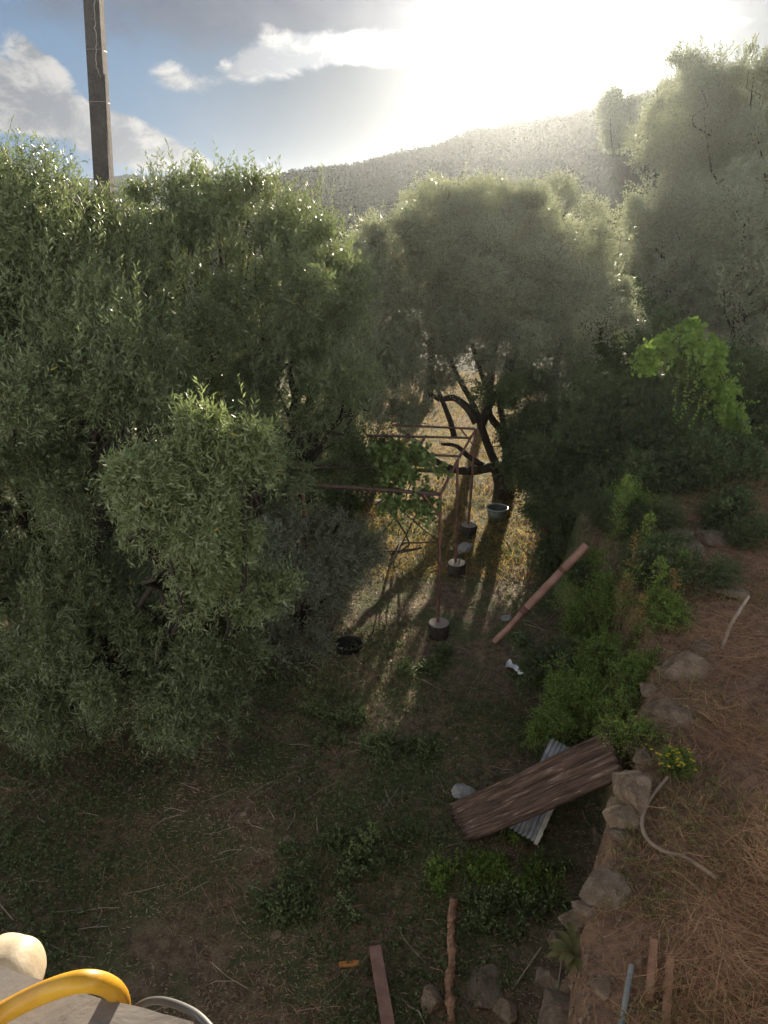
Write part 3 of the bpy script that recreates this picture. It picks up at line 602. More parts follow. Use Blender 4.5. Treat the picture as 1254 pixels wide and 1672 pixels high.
for a, b_, y_, r, lf, lab in ((1000, 890, 10.6, .38, 'shrub', 'green weed mass hiding the corner of the terrace behind the pipe top'), (965, 925, 10.3, .28, 'bright', 'feathery green weed touching the top of the clay pipe'), (1060, 880, 10.4, .35, 'shrub', 'dull green weed mass left of the lichened pair of rocks'),
        (1030, 840, 11.0, .36, 'bright', 'tall yellow green weed clump under the dark bramble'), (1220, 900, 9.6, .25, 'shrub', 'low weeds on the straw right of the lichened pair of rocks'), (1075, 1040, 7.9, .2, 'bright', 'low green weeds behind the broad brown boulder'), (985, 1085, 7.9, .28, 'shrub', 'dark weeds in the gap between the vivid bush and the seeding weeds')):
    bush('weed_clump', lab, a, b_, y_, r, lf, .045, .016, 2000, .18, False, gl_, 'weed', 2)
# yellow flowers, rosette
q = gnd(1098, 1268); root = thing('flowering_weed', q, 'small weed with orange and yellow flowers beside the hose end', 'flower'); cm = MB(); crown_mesh(cm, [(q + [0, 0, .08], .13), (q + [.1, .05, .05], .1)], 8000, .09, 6, .03, .012, round_=False, sub_r=.18)
st = MB(); FP = q + rng.normal(size=(26, 3)) * [.10, .09, .02] + [0.02, 0, .19]
for f in FP: tube(st, [q, (q + f) / 2 + [0, 0, .02], f], [.003, .002, .0015], 4)
part(st, 'stem', M['stem'], root); part(cm, 'foliage', [M['bright'], M['stem']], root)
for f in FP:
    fm = MB(); a = np.arange(7) / 7 * 6.28; leaves(fm, np.repeat(f[None], 7, 0), np.stack([np.cos(a), np.sin(a), np.full(7, .35)], 1), .016, .009, 0); part(fm, 'flower', M['flower'], root)
def rosette(q, label, n=17, L=.17):
    root = thing('rosette_weed', q, label, 'weed'); m_ = MB()
    for k in range(n):
        a = k * 2.4; l = L * rng.uniform(.7, 1.1); d = np.array([math.cos(a), math.sin(a), .0]); s = np.array([-d[1], d[0], 0]); rows = []
        for t, w in ((0, .010), (.25, .016), (.55, .026), (.8, .022), (1, .003)):
            z = .10 * math.sin(t * 2.4) * (.5 + .5 * (k / n)); c = q + d * l * t + [0, 0, z + .015]; rows += [c - s * w + [0, 0, .008], c - [0, 0, .002], c + s * w + [0, 0, .008]]
        qd = [];
        for r_ in range(4):
            for c_ in range(2): qd.append((r_ * 3 + c_, r_ * 3 + c_ + 1, r_ * 3 + c_ + 4, r_ * 3 + c_ + 3))
        m_.add(rows, qd)
    part(m_, 'leaf_rosette', M['grass'], root)
rosette(gnd(937, 1582) + [0, 0, .06], 'green rosette weed with strap leaves at the bank edge near the bottom', 21, .21)

# ------------------------------------------------------------------ ground cover
def scatter(n, x0, x1, y0, y1, pw=1.3, cond=None):
    x = rng.uniform(x0, x1, n * 4); y = rng.uniform(y0, y1, n * 4); k = rng.random(n * 4) < (np.clip(y, y0, None) / y0) ** (-pw) * 1.0
    k &= np.abs(x) < y * .62 + 1.5
    if cond is not None: k &= cond(x, y)
    x, y = x[k][:n], y[k][:n]; return np.stack([x, y, H(x, y)], 1)
onb = lambda x, y: edge_d(x, y) > .12
offb = lambda x, y: edge_d(x, y) < -.15
def hor(n, z=.1): a = rng.random(n) * 6.28; return nrm(np.stack([np.cos(a), np.sin(a), rng.normal(size=n) * z], 1))
m_ = MB(); p = scatter(85000, -8, 5, 3.2, 14, 1.4, lambda x, y: offb(x, y) & (rng.random(len(x)) < .25 + 1.2 * np.clip(.5 + fbm(x * .8, y * .8, 3, 21) * 1.6, 0, 1))); p[:, 2] += .012; leaves(m_, p, hor(len(p), .25), rng.uniform(.03, .06, len(p)), rng.uniform(.007, .014, len(p)))
tag(m_.build('fallen_leaves', M['litter']), 'fallen dry olive leaves littering the shaded garden floor', 'leaf litter', kind='stuff')
m_ = MB(); p = scatter(80000, -8, 5, 3.2, 20, 1.0, lambda x, y: offb(x, y) & (rng.random(len(x)) < .12 + 1.6 * np.clip(.15 + fbm(x * .7 + 9, y * .7, 3, 31) * 2, 0, 1)))
n = len(p); ribbons(m_, p, nrm(rng.normal(size=(n, 3)) * [.5, .5, .1] + [0, 0, .8]), rng.uniform(.05, .17, n), rng.uniform(.003, .006, n), np.array([0, 0, -.35]), seg=3, curl=.4)
tag(m_.build('grass', M['grass']), 'short grass on the garden floor', 'grass', kind='stuff')
m_ = MB(); p = scatter(36000, -8, 5, 3.2, 16, 1.0, lambda x, y: offb(x, y) & (rng.random(len(x)) < 2.4 * np.clip(.16 + fbm(x * .6 + 2, y * .6, 3, 41) * 2, 0, 1)))
twigs(m_, p, nrm(rng.normal(size=(len(p), 3)) * .6 + [0, 0, .8]), .10, 6, .03, .016, .4, 0, 1, .9, True)
tag(m_.build('ground_cover', [M['cover'], M['stem']]), 'low dark green creeping weeds on the garden floor', 'ground cover', kind='stuff')
m_ = MB(); p = scatter(17000, -8, 5, 3.2, 15, 1.1, lambda x, y: offb(x, y) & (fbm(x * .9 + 4, y * .9, 3, 71) > .04)); n = len(p)
ribbons(m_, p, nrm(rng.normal(size=(n, 3)) * [.9, .9, .2] + [0, 0, .5]), rng.uniform(.07, .26, n), rng.uniform(.003, .006, n), np.array([0, 0, -.4]), seg=4, curl=.6)
tag(m_.build('dry_grass_tufts', M['straw']), 'patches of dead pale grass on the garden floor', 'grass', kind='stuff')
m_ = MB()
for p_ in scatter(420, -7, 4, 3.2, 13, 1.2, offb):
    a = rng.random() * 6.28; l = rng.uniform(.1, .45); d = np.array([math.cos(a), math.sin(a), 0]) * l; tube(m_, [p_ + [0, 0, .02], p_ + d * .5 + rng.normal(size=3) * .02 + [0, 0, .03], p_ + d + [0, 0, .03]], rng.uniform(.002, .006), 4, cap=False)
tag(m_.build('fallen_twigs', M['stick']), 'small dead twigs strewn on the garden floor', 'twigs', kind='stuff')
m_ = MB(); p = scatter(30000, -3, 5.5, 12, 30, .6, lambda x, y: offb(x, y)); n = len(p)
ribbons(m_, p, nrm(rng.normal(size=(n, 3)) * [.6, .6, .1] + [0, 0, .7]), rng.uniform(.10, .3, n), rng.uniform(.008, .014, n), np.array([0, 0, -.3]), seg=3, curl=.5)
tag(m_.build('dry_meadow_grass', M['dryweed']), 'sunlit golden dry grass behind the pergola', 'grass', kind='stuff')
m_ = MB()
for n_, w_ in ((48000, .0026), (34000, .0042)):
    p = scatter(n_, .5, 9, 2.6, 13, 1.1, lambda x, y: onb(x, y) & (rng.random(len(x)) < (.2 + 1.7 * np.clip(.35 + fbm(x * 1.4, y * 1.4, 3, 61) * 2.4, 0, 1)) * (.10 + .90 * smooth((edge_d(x, y) - .3) / .7)))); n = len(p); p[:, 2] += rng.random(n) ** 2 * (.05 + .28 * np.clip(.4 + fbm(p[:, 0] * 1.4, p[:, 1] * 1.4, 3, 61) * 2.4, 0, 1))
    a = 6.28 * 2.2 * fbm(p[:, 0] * .8, p[:, 1] * .8, 2, 66) + rng.normal(size=n) * .75 + (rng.random(n) < .5) * 3.14
    ribbons(m_, p, nrm(np.stack([np.cos(a), np.sin(a), rng.normal(size=n) * .25], 1)), rng.uniform(.10, .5, n), w_ * rng.uniform(.6, 1.2, n), rng.normal(size=(n, 3)) * [.3, .3, .05] + [0, 0, -.05], seg=5, curl=.45)
p = scatter(9000, .5, 9, 2.6, 13, 1.2, onb); n = len(p); ribbons(m_, p, nrm(rng.normal(size=(n, 3)) * .6 + [0, 0, .6]), rng.uniform(.08, .28, n), .003, np.array([0, 0, -.4]), seg=4, curl=.6)
tag(m_.build('dry_straw', M['straw']), 'tangled reddish dry straw covering the raised bank', 'straw', kind='stuff')
m_ = MB(); p = scatter(11000, .5, 8, 2.6, 11, 1.0, lambda x, y: onb(x, y) & (fbm(x * 1.1, y * 1.1, 3, 51) > .02)); twigs(m_, p, nrm(rng.normal(size=(len(p), 3)) * .7 + [0, 0, .7]), .15, 7, .030, .012, .3, 0, 1, .9, True)
tag(m_.build('bank_weeds', [M['grass'], M['straw']]), 'thin yellowing weeds scattered through the straw of the bank', 'weeds', kind='stuff')

m_ = MB(); p = scatter(3400, .5, 6, 2.6, 10, 1.1, lambda x, y: (edge_d(x, y) > -.1) & (rng.random(len(x)) < 1.1 - smooth((edge_d(x, y) - .2) / 1.2))); n = len(p)
sz = rng.uniform(.008, .034, n) * (.5 + rng.random(n) ** 3); T_ = nrm(np.array([[1, 0, -.4], [-.5, .87, -.4], [-.5, -.87, -.4], [0, 0, 1], [.6, .7, .5], [-.8, .1, .5.__float__()]])); Vg = p[:, None] + [0, 0, .006] + (T_[None] * rng.uniform(.6, 1.2, (n, 6, 1)) * sz[:, None, None])
b = (np.arange(n) * 6)[:, None]; m_.add(Vg.reshape(-1, 3), np.concatenate([b + f for f in ([0, 4, 3], [0, 1, 4], [1, 5, 4], [4, 5, 3], [1, 2, 5], [2, 0, 3], [2, 3, 5])]), 0, False)
tag(m_.build('gravel', M['rock']), 'small gravel and clods on the bare earth of the bank edge', 'gravel', kind='stuff')
# hillside wood and ridge-top trees (one mass too far to count)
m_ = MB(); n = 6500; az = rng.uniform(-.30, .62, n); rr = RR(az); r = 34 + (rr * 1.03 - 34) * (.35 + .65 * rng.random(n) ** .7)
ridge_n = 1300; az[:ridge_n] = rng.uniform(-.22, .62, ridge_n); r[:ridge_n] = RR(az[:ridge_n]) * rng.uniform(.97, 1.03, ridge_n)

cx, cy_ = np.sin(az) * r, np.cos(az) * r; cz = H(cx, cy_); s = rng.uniform(.5, 1.1, n) * (.45 + r * .0045); k = 56
v = nrm(rng.normal(size=(n, k, 3))) * rng.random((n, k, 1)) ** .4; v[..., 2] = v[..., 2] * .9 + .45
o = np.stack([cx, cy_, cz], 1)[:, None] + v * s[:, None, None]; o = o.reshape(-1, 3); sz = np.repeat(s, k) * .46
leaves(m_, o, nrm(rng.normal(size=o.shape) + [0, 0, .4]), sz, sz * .6)
tag(m_.build('hillside_wood', M['hillwood']), 'hazy wood covering the hillside up to the ridge', 'wood', kind='stuff')

# ------------------------------------------------------------------ utility pole
Yp = 13.0; T = at(149, -60, Yp); B0 = at(171, 330, Yp); dz = (T - B0) / (T[2] - B0[2]); Bp = B0 + dz * (0 - B0[2]); Bp[2] = float(H(Bp[0], Bp[1]))
root = thing('utility_pole', Bp, 'tall grey brown concrete utility pole leaning slightly behind the left olive', 'pole')
def sq(mb, a, b_, w0, w1, d0, d1, m=0):
    a = np.array(a); b_ = np.array(b_); V = []
    for p_, w, d in ((a, w0, d0), (b_, w1, d1)):
        for s_, t_ in ((-1, -1), (1, -1), (1, 1), (-1, 1)): V.append(p_ + [s_ * w / 2, t_ * d / 2, 0])
    mb.add(V, [(0, 1, 2, 3), (7, 6, 5, 4), (0, 4, 5, 1), (1, 5, 6, 2), (2, 6, 7, 3), (3, 7, 4, 0)], m, False)
mb = MB(); sq(mb, Bp - [0, 0, .3], T + dz * .6, .29, .22, .27, .2); part(mb, 'shaft', M['pole'], root)
c0 = at(180, 340, Yp) ; c1 = at(170, 122, Yp); mb = MB(); dd_ = (c1 - c0); cb = c0 - dd_ * ((c0[2] - .3) / dd_[2]); sq(mb, cb + [.03, -.04, 0], c1 + [.0, -.04, 0], .09, .07, .10, .08); part(mb, 'cable_duct', M['duct'], root)
for py in (74, 158, -10):
    f = (py + 60) / 390; c = T + (B0 - T) * f; w = .225 + .02 * f; mb = MB(); tube(mb, [c + [s_ * w / 2 * 1.03, t_ * .125, 0] for s_, t_ in ((-1, -1), (1, -1), (1, 1), (-1, 1), (-1, -1))], .004, 5); part(mb, 'metal_band', M['wire'], root)
mb = MB(); tube(mb, spline([at(153, -60, Yp - .13), at(155, 30, Yp - .14), at(157, 70, Yp - .14), at(158, 108, Yp - .14), at(164, 124, Yp - .14)], 40) + rng.normal(size=(40, 3)) * .006, .006, 5); part(mb, 'hanging_wire', M['wire'], root)

# ------------------------------------------------------------------ pergola
F1 = gnd(716, 1040); F2 = gnd(745, 940); F3 = gnd(765, 875)
root = thing('pergola', F1, 'rusty metal pipe pergola on round concrete footings in the middle of the garden', 'pergola')
T1 = at(719, 808, F1[1]); T2 = at(747, 752, F2[1]); T3 = at(776, 702, F3[1])
for nm, F, T_, fpx in (('a', F1, T1, (718, 1024)), ('b', F2, T2, (746, 928)), ('c', F3, T3, (765, 862))):
    mb = MB(); c = np.array([F[0], F[1], F[2]]); tube(mb, [c - [0, 0, .1], c + [0, 0, .05], c + [0, 0, .22], c + [0, 0, .235]], [.14, .15, .165, .163], 28); ft = part(mb, 'footing', M['footing'], root); mb = MB(); tube(mb, [c + [0, 0, .2], c + [0, 0, .24], c + [0, 0, .25]], [.155, .155, .145], 28, wob=.04); sub(mb, 'concrete_fill', M['concrete'], root, ft)
    mb = MB(); tube(mb, [c + [-.02, 0, .2], (c + T_) / 2, T_], .024, 10); part(mb, 'post', M['rust'], root)
lm = MB(); tube(lm, [T1, T2, T3], .022, 10); part(lm, 'side_rail', M['rust'], root)
def bar(a, b_, r=.022, nm='crossbar', m='rustdark'):
    mb = MB(); tube(mb, [a, (np.array(a) + b_) / 2, b_], r, 8); part(mb, nm, M[m], root)
def onT(t): return T1 + (T3 - T1) * t
bar(T1 + [0, 0, .01], at(478, 789, T1[1] + .1), .03); bar(onT(.27) + [0, 0, .02], at(490, 761, onT(.27)[1] + .1)); bar(onT(.82) + [0, 0, .02], at(600, 711, onT(.82)[1])); bar(T3 + [0, 0, .02], at(640, 694, T3[1]))
bar(onT(.5) + [0, 0, .02], at(620, 738, onT(.5)[1]))
bar(at(672, 745, T2[1] - .6), at(695, 712, T2[1] + 1.2), .026, 'middle_rail', 'rust')
pb = at(717, 842, T1[1]); bar(pb, at(690, 806, T1[1]), .016, 'brace', 'rust'); bar(T1 * .0 + at(775, 730, T3[1]), at(752, 700, T3[1]), .015, 'brace', 'rust')
for a, b_ in ((478, 789), (490, 761)):
    q = at(a + 3, b_, T1[1] + .1); bar(np.array([q[0], q[1], float(H(q[0], q[1]))]), q, .026, 'post', 'rust')
# vine growing on the pergola
q = gnd(640, 905); root = thing('grapevine', q, 'shaded green grapevine climbing over the pergola bars', 'vine'); st = MB()
for a, b_ in ((650, 760), (620, 750), (680, 770), (700, 800)): limb(st, q, at(a, b_, T1[1] + .3), .018, .008, .12, 6, 9)
part(st, 'stem', M['twig'], root); vm_ = MB()
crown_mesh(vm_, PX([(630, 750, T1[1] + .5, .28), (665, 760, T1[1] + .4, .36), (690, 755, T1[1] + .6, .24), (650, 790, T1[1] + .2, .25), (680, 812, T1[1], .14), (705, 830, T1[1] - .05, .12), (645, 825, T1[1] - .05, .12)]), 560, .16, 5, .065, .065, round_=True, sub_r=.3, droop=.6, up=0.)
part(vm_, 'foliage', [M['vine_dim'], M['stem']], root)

# ------------------------------------------------------------------ rocks
def rock(label, c, size, m='rock', group=None, seed=0, rot=0., name='rock', facets=16, sink=.40, sub_=5):
    import bmesh
    rs = np.random.default_rng(seed + 100); bm = bmesh.new(); bmesh.ops.create_icosphere(bm, subdivisions=sub_, radius=1); bm.verts.ensure_lookup_table()
    V = np.array([v.co[:] for v in bm.verts]); F = np.array([[v.index for v in f.verts] for f in bm.faces]); bm.free()
    for _ in range(facets):
        n = nrm(rs.normal(size=3)); d = rs.uniform(.48, .80); t = V @ n - d; V = V - np.outer(np.maximum(t, 0) * .93, n)
    f = lambda s, sd: np.array(fbm(V[:, 0] * s + V[:, 2] * s * .7 + 7, V[:, 1] * s - V[:, 2] * s * .5 + 3, 4, sd))
    V = V * (1 + .14 * f(1.6, seed) + .16 * f(5, seed + 9) + .07 * f(14, seed + 5))[:, None]
    V = V * np.array(size) / 2 / .75; ca, sa = math.cos(rot), math.sin(rot); V = V @ np.array([[ca, sa, 0], [-sa, ca, 0], [0, 0, 1]])
    c = np.array(c, float) + [0, 0, size[2] * (.5 - sink)]
    o = MB().add(V, F, 0, True).build(name, M[m]); o.location = tuple(float(t) for t in c); return tag(o, label, 'rock', group)
gr = 'stones along the terrace edge'
def rk(px, py, wpx, hpx, label, m='rock', grp=gr, seed=0, rot=0., zh=.7, **kw):
    q = gnd(px, py + hpx * .3); dep = (q[1] * cp + (CAMZ - q[2]) * sp) / FPX; w = wpx * dep; d_ = hpx * dep
    rock(label, q, (w, d_ * 1.15, d_ * zh), m, grp, seed, rot, **kw)
rk(1083, 1150, 75, 62, 'large pale flat topped stone in the middle of the terrace edge', seed=1, rot=-.4)
rk(1115, 1080, 90, 55, 'broad brown boulder where the hose stake meets the edge', seed=2, rot=.5)
rk(1032, 1275, 60, 90, 'tall egg shaped brown stone at the upper end of the plank', seed=3, rot=.1)
rk(1020, 1325, 55, 45, 'low brown stone under the egg shaped one', seed=4)
rk(992, 1438, 76, 62, 'angular two faced stone below the garden hose loop', seed=5, rot=.6, m='rock2')
rk(1165, 872, 64, 42, 'pinkish lichened rock at the top of the bank, right one of the pair', m='rock2', seed=6, rot=-.5)
rk(1112, 868, 40, 34, 'pinkish lichened rock at the top of the bank, left one of the pair', m='rock2', seed=7)
rk(1135, 890, 34, 26, 'small pale rock in front of the lichened pair', m='rock2', seed=17)
rk(1195, 960, 58, 36, 'squarish lichened rock half sunk in red straw', m='rock2', seed=8)
rk(920, 1645, 86, 90, 'big rough grey stone block at the bottom of the bank edge', m='rock2', seed=9, rot=.2)
rk(980, 1608, 34, 32, 'smooth orange brown stone right of the rosette weed', seed=10)
rk(940, 1545, 26, 20, 'small rounded stone just above the rosette weed', seed=11)
rk(1000, 1245, 34, 40, 'narrow stone wedged between plank end and egg shaped stone', seed=12)
rk(1045, 1190, 40, 34, 'small brown stone overgrown by trailing weed', seed=13)
for k_, (a, b_, w, h_, l_) in enumerate(((1148, 1052, 44, 34, 'brown stone on the edge behind the broad boulder'), (1060, 1120, 34, 26, 'small stone wedged left of the pale flat topped stone'), (1050, 1232, 30, 30, 'earth coloured stone between the egg shaped stone and the flowers'),
        (1010, 1300, 30, 40, 'dark upright stone under the plank end'), (965, 1475, 46, 30, 'low earthy stone under the angular two faced stone'), (935, 1500, 40, 34, 'crumbly stone in the bank edge left of the bare earth'), (900, 1590, 44, 50, 'mossy stone left of the rosette weed'),
        (1090, 1095, 40, 26, 'flat stone between the broad boulder and the pale flat topped stone'), (1010, 1360, 34, 26, 'rounded stone at the inner side of the hose loop'), (975, 1360, 30, 34, 'shaded stone low in the wall below the plank end'))):
    rk(a, b_, w, h_, l_, 'rock' if k_ % 2 else 'rock2', seed=70 + k_, rot=k_ * .7)
rk(910, 1530, 34, 50, 'dark stone in the shaded face of the bank', seed=14)
gp = 'stones lying on the garden floor'
rk(757, 893, 26, 22, 'white stone behind the pergola footings', 'white_rock', gp, 20, zh=.9)
rk(826, 1008, 22, 14, 'pale flat stone left of the clay pipe', 'white_rock', gp, 21)
rk(700, 1632, 34, 42, 'triangular tan stone left of the broken timber', 'rock', gp, 22)
rk(828, 1648, 42, 40, 'dull square stone near the bottom right of the garden floor', 'rock', gp, 23)
rk(400, 1328, 16, 12, 'small orange tan pebble on the left of the garden floor', 'rock', gp, 24)
rk(470, 1370, 26, 14, 'flat tan stone in the leaf litter', 'rock', gp, 25)
rk(598, 1368, 12, 9, 'tiny pale pebble left of the plank foot', 'white_rock', gp, 26)
rk(452, 1525, 20, 16, 'dim tan stone left of the red brown board', 'rock', gp, 27)
rk(838, 1560, 13, 15, 'small pinkish brick chip near the terrace wall', 'rock', gp, 28)
rk(800, 1600, 60, 60, 'long grey slab stone half buried at the foot of the bank', 'rock2', gp, 29, zh=.3)
rk(620, 820, 30, 12, 'pale stones heap behind the front pergola bar', 'white_rock', gp, 30)
gc = 'loose stones on the bare earth of the bank'
LS = ['small loose stone, leftmost but two of the row above the angular stone', 'small loose stone in the middle of the row above the angular stone', 'small loose stone, right end of the row above the angular stone',
      'small loose stone just left of the middle of the row above the angular stone', 'small loose stone, left end of the row touching the angular stone', 'small loose stone beside the rounded stone above the rosette weed',
      'small loose stone between the rosette weed and the smooth orange brown stone', 'small loose stone at the bottom edge right of the big rough block', 'small loose stone alone on the earth below the angular stone',
      'small loose stone just right of the egg shaped stone, upper of two', 'small loose stone right of the low brown stone, lower of two', 'pale loose stone at the head of the red brown stake']
for k_, (a, b_, w) in enumerate(((1000, 1408, 13), (1018, 1398, 11), (1030, 1395, 10), (985, 1400, 12), (965, 1420, 12), (960, 1560, 14), (1000, 1600, 13), (975, 1650, 12), (1010, 1500, 10), (1062, 1305, 14), (1075, 1320, 10), (1070, 1545, 8))):
    rk(a, b_, w, w * .8, LS[k_], 'rock', gc, 40 + k_, sub_=3)

# ------------------------------------------------------------------ timber, sheet, pipes, hoses
# weathered plank from garden floor up to the terrace edge
A = gnd(757, 1352); Bq = at(988, 1238, 5.75); Bq[2] = float(H(Bq[0], Bq[1])) + .12 if Bq[2] < 1 else Bq[2]
A = A + [0, 0, .06]; xd = nrm(Bq - A); L = np.linalg.norm(Bq - A) + .12
toC = nrm(np.array([0, 0, CAMZ]) - (A + Bq) / 2); Rm = frame(xd, toC * .6 + np.array([0, 0, .5]))
Wd = 64 * ((A[1] * cp + 6 * sp) / FPX) * 1.12; nu, nv = 60, 26
def slab(xx, yy, zz):
    return np.stack([xx, yy, zz], -1) @ Rm.T + A - xd * .12
u = np.linspace(0, L + .12, nu); v = np.linspace(-.5, .5, nv) * Wd; UU, VV = np.meshgrid(u, v, indexing='ij')
gro = .022 * np.sin(VV / Wd * 60 + 1.5 * fbm(UU * 1.2, VV * 3, 2, 5) * 6) * 1.0 + .03 * fbm(UU * 1.5, VV * 30, 3, 6)
endn = .05 * fbm(VV * 18, VV * 0, 3, 8); UU2 = UU + np.where(UU < .02, endn, 0) + np.where(UU > L + .1, -endn * 1.5, 0); VV2 = VV + .02 * fbm(UU * 3, UU * 0 + np.sign(VV), 3, 12)
top = slab(UU2, VV2, .03 + gro); bot = slab(UU2, VV2, -.03 + gro * .3)
V = np.concatenate([top.reshape(-1, 3), bot.reshape(-1, 3)]); n0 = nu * nv; q = []
for i_ in range(nu - 1):
    for j_ in range(nv - 1): b0 = i_ * nv + j_; q.append((b0, b0 + nv, b0 + nv + 1, b0 + 1)); q.append((n0 + b0, n0 + b0 + 1, n0 + b0 + nv + 1, n0 + b0 + nv))
for i_ in range(nu - 1): a = i_ * nv; q.append((a, n0 + a, n0 + a + nv, a + nv)); a += nv - 1; q.append((a, a + nv, n0 + a + nv, n0 + a))
for j_ in range(nv - 1): q.append((j_, j_ + 1, n0 + j_ + 1, n0 + j_)); a = (nu - 1) * nv + j_; q.append((a, n0 + a, n0 + a + 1, a + 1))
o = MB().add((V - A) @ Rm, q, 0, True).build('wooden_plank', M['oldwood']); o.location = tuple(A)
from mathutils import Matrix
o.rotation_euler = Matrix(Rm.tolist()).to_euler(); tag(o, 'wide weathered grooved plank leaning from the garden floor onto the terrace stones', 'plank')
PLn = Rm[:, 2]
# corrugated sheet passing under the plank
S0 = atz(852, 1362, .22); S1 = atz(918, 1215, .62); xs = nrm(S1 - S0); Rs = frame(xs, (0.1, -.5, 1)); Ls = np.linalg.norm(S1 - S0); ws = .27
u = np.linspace(0, Ls, 16); v = np.linspace(-.5, .5, 61); UU, VV = np.meshgrid(u, v, indexing='ij'); z = .014 * np.sin(VV * 6 * 6.283); jag = .04 * fbm(VV * 9, VV * 0, 3, 3)
UU = UU + np.where(UU < .01, jag, 0); P = np.stack([UU, VV * ws, z], -1); Pt = P.reshape(-1, 3) @ Rs.T + S0; nn_ = Rs[:, 2] * .004
root = thing('corrugated_sheet', S0, 'grey corrugated metal sheet lying under the weathered plank', 'metal sheet')
q = []
for i_ in range(15):
    for j_ in range(60): b0 = i_ * 61 + j_; q.append((b0, b0 + 61, b0 + 62, b0 + 1))
mb = MB().add(Pt + nn_, q).add(Pt, [t[::-1] for t in q]); part(mb, 'sheet', M['zinc'], root)
mb = MB(); ed = S0 + Rs[:, 1] * -ws * .5; k = 22; pts = np.linspace(-.02, Ls * .42, k); Vt = []
for t in pts:
    w_ = .045 + .02 * float(fbm(t * 30, 0., 2, 4)); c = ed + xs * t + Rs[:, 2] * .012; Vt += [c, c - Rs[:, 1] * w_, c - Rs[:, 1] * w_ - Rs[:, 2] * .012, c - Rs[:, 2] * .012]
q = []
for i_ in range(k - 1):
    for j_ in range(4): q.append((i_ * 4 + j_, i_ * 4 + (j_ + 1) % 4, i_ * 4 + 4 + (j_ + 1) % 4, i_ * 4 + 4 + j_))
mb.add(Vt, q, 0, False); part(mb, 'broken_edge_strip', M['whitechip'], root)
# white broken block
q = gnd(757, 1300); rock('white broken block with a glinting edge beside the plank foot', q, (.22, .15, .2), 'white_rock', None, 60, .3, 'broken_block', 12, .2)
# clay pipe
pa = gnd(806, 1056) + [0, 0, .07]; pz = at(958, 890, 10.1); mb = MB(); md = pa + (pz - pa) * .33
root = thing('clay_pipe', pa, 'long pinkish brown pipe leaning from the garden floor up into the brambles', 'pipe')
tube(mb, [md + (pa - md) * 0, md + (pz - md) * .5, pz], .062, 16); part(mb, 'upper_length', M['clay'], root)
mb = MB(); tube(mb, [pa, pa + (md - pa) * .5 + [0, 0, -.02], md], .045, 14); part(mb, 'lower_length', M['clay'], root)
mb = MB(); t = nrm(pz - md); tube(mb, [md - t * .05, md + t * .06], .072, 16); part(mb, 'collar', M['rust'], root); mb = MB(); mm = md + (pz - md) * .62; tube(mb, [mm - t * .03, mm + t * .03], .068, 16); part(mb, 'collar', M['rust'], root)
# garden hose on the bank
mb = MB(); pts = [gnd(*a) + [0, 0, .075] for a in ((1088, 1282), (1060, 1318), (1047, 1350), (1052, 1380), (1078, 1403), (1110, 1412), (1140, 1428), (1168, 1448))]; tube(mb, spline(pts, 60), .015, 10)
tag(mb.build('garden_hose', M['hose'], loc=pts[0]), 'faded brown garden hose curving across the bank', 'hose')
mb = MB(); pts = [gnd(1178, 1064) + [0, 0, .03], gnd(1190, 1035) + [0, 0, .10], gnd(1216, 1006) + [0, 0, .24]]; tube(mb, pts, [.018, .02, .017], 8, wob=.1); tag(mb.build('wooden_stake', M['stick'], loc=pts[0]), 'pale dry stick poking out of the straw near the top of the bank', 'stick')
mb = MB(); pts = [gnd(836, 1620) + [0, 0, .02], gnd(882, 1562) + [0, 0, .09]]; tube(mb, [pts[0], (pts[0] + pts[1]) / 2, pts[1]], .007, 6); tag(mb.build('thin_stick', M['stick'], loc=pts[0]), 'thin pale stick lying at the foot of the bank', 'stick')
mb = MB(); pts = [gnd(1012, 1690), gnd(1022, 1630), gnd(1030, 1585)]; pts = [p_ + [0, 0, .03] for p_ in pts]; tube(mb, pts, .019, 10); tag(mb.build('metal_tube', M['bluepipe'], loc=pts[0]), 'blue grey tube lying in the straw at the bottom edge', 'tube')
for a_, b2, lab in (((1058, 1640), (1066, 1545), 'dull red brown stake half covered by straw right of the blue grey tube'), ((1085, 1680), (1092, 1575), 'split brown stake nearest the straw at the bottom right')):
    mb = MB(); p0, p1 = gnd(*a_) + [0, 0, .03], gnd(*b2) + [0, 0, .05]; box(mb, (p0 + p1) / 2, (np.linalg.norm(p1 - p0), .05, .03), frame(p1 - p0)); tag(mb.build('wooden_stake', M['rotwood'], loc=p0), lab, 'stake')
# red brown board
p0, p1 = gnd(640, 1720) + [0, 0, .06], gnd(612, 1556) + [0, 0, .07]; mb = MB(); box(mb, (p0 + p1) / 2, (np.linalg.norm(p1 - p0), .105, .028), frame(p1 - p0)); tag(mb.build('wooden_board', M['board'], loc=p0), 'red brown flat board pointing up from the bottom edge of the garden floor', 'board')
# rotten broken timber
pts = [gnd(a, b_) + [0, 0, .05] for a, b_ in ((737, 1680), (733, 1620), (738, 1575), (736, 1530), (740, 1480))]; P = spline(pts, 40); mb = MB(); tube(mb, P, .036 * (1 + .9 * fbm(np.arange(40) * .35, np.zeros(40), 3, 7)), 9, wob=.5, smooth_=False); tag(mb.build('broken_timber', M['rotwood'], loc=pts[0]), 'rotten orange brown timber broken into a jagged strip', 'timber')
mb = MB(); q = gnd(570, 1577) + [0, 0, .02]; box(mb, q, (.17, .05, .02), frame((1, .1, 0))); tag(mb.build('tile_shard', M['orange'], loc=q), 'orange shard on the ground left of the red brown board', 'shard')
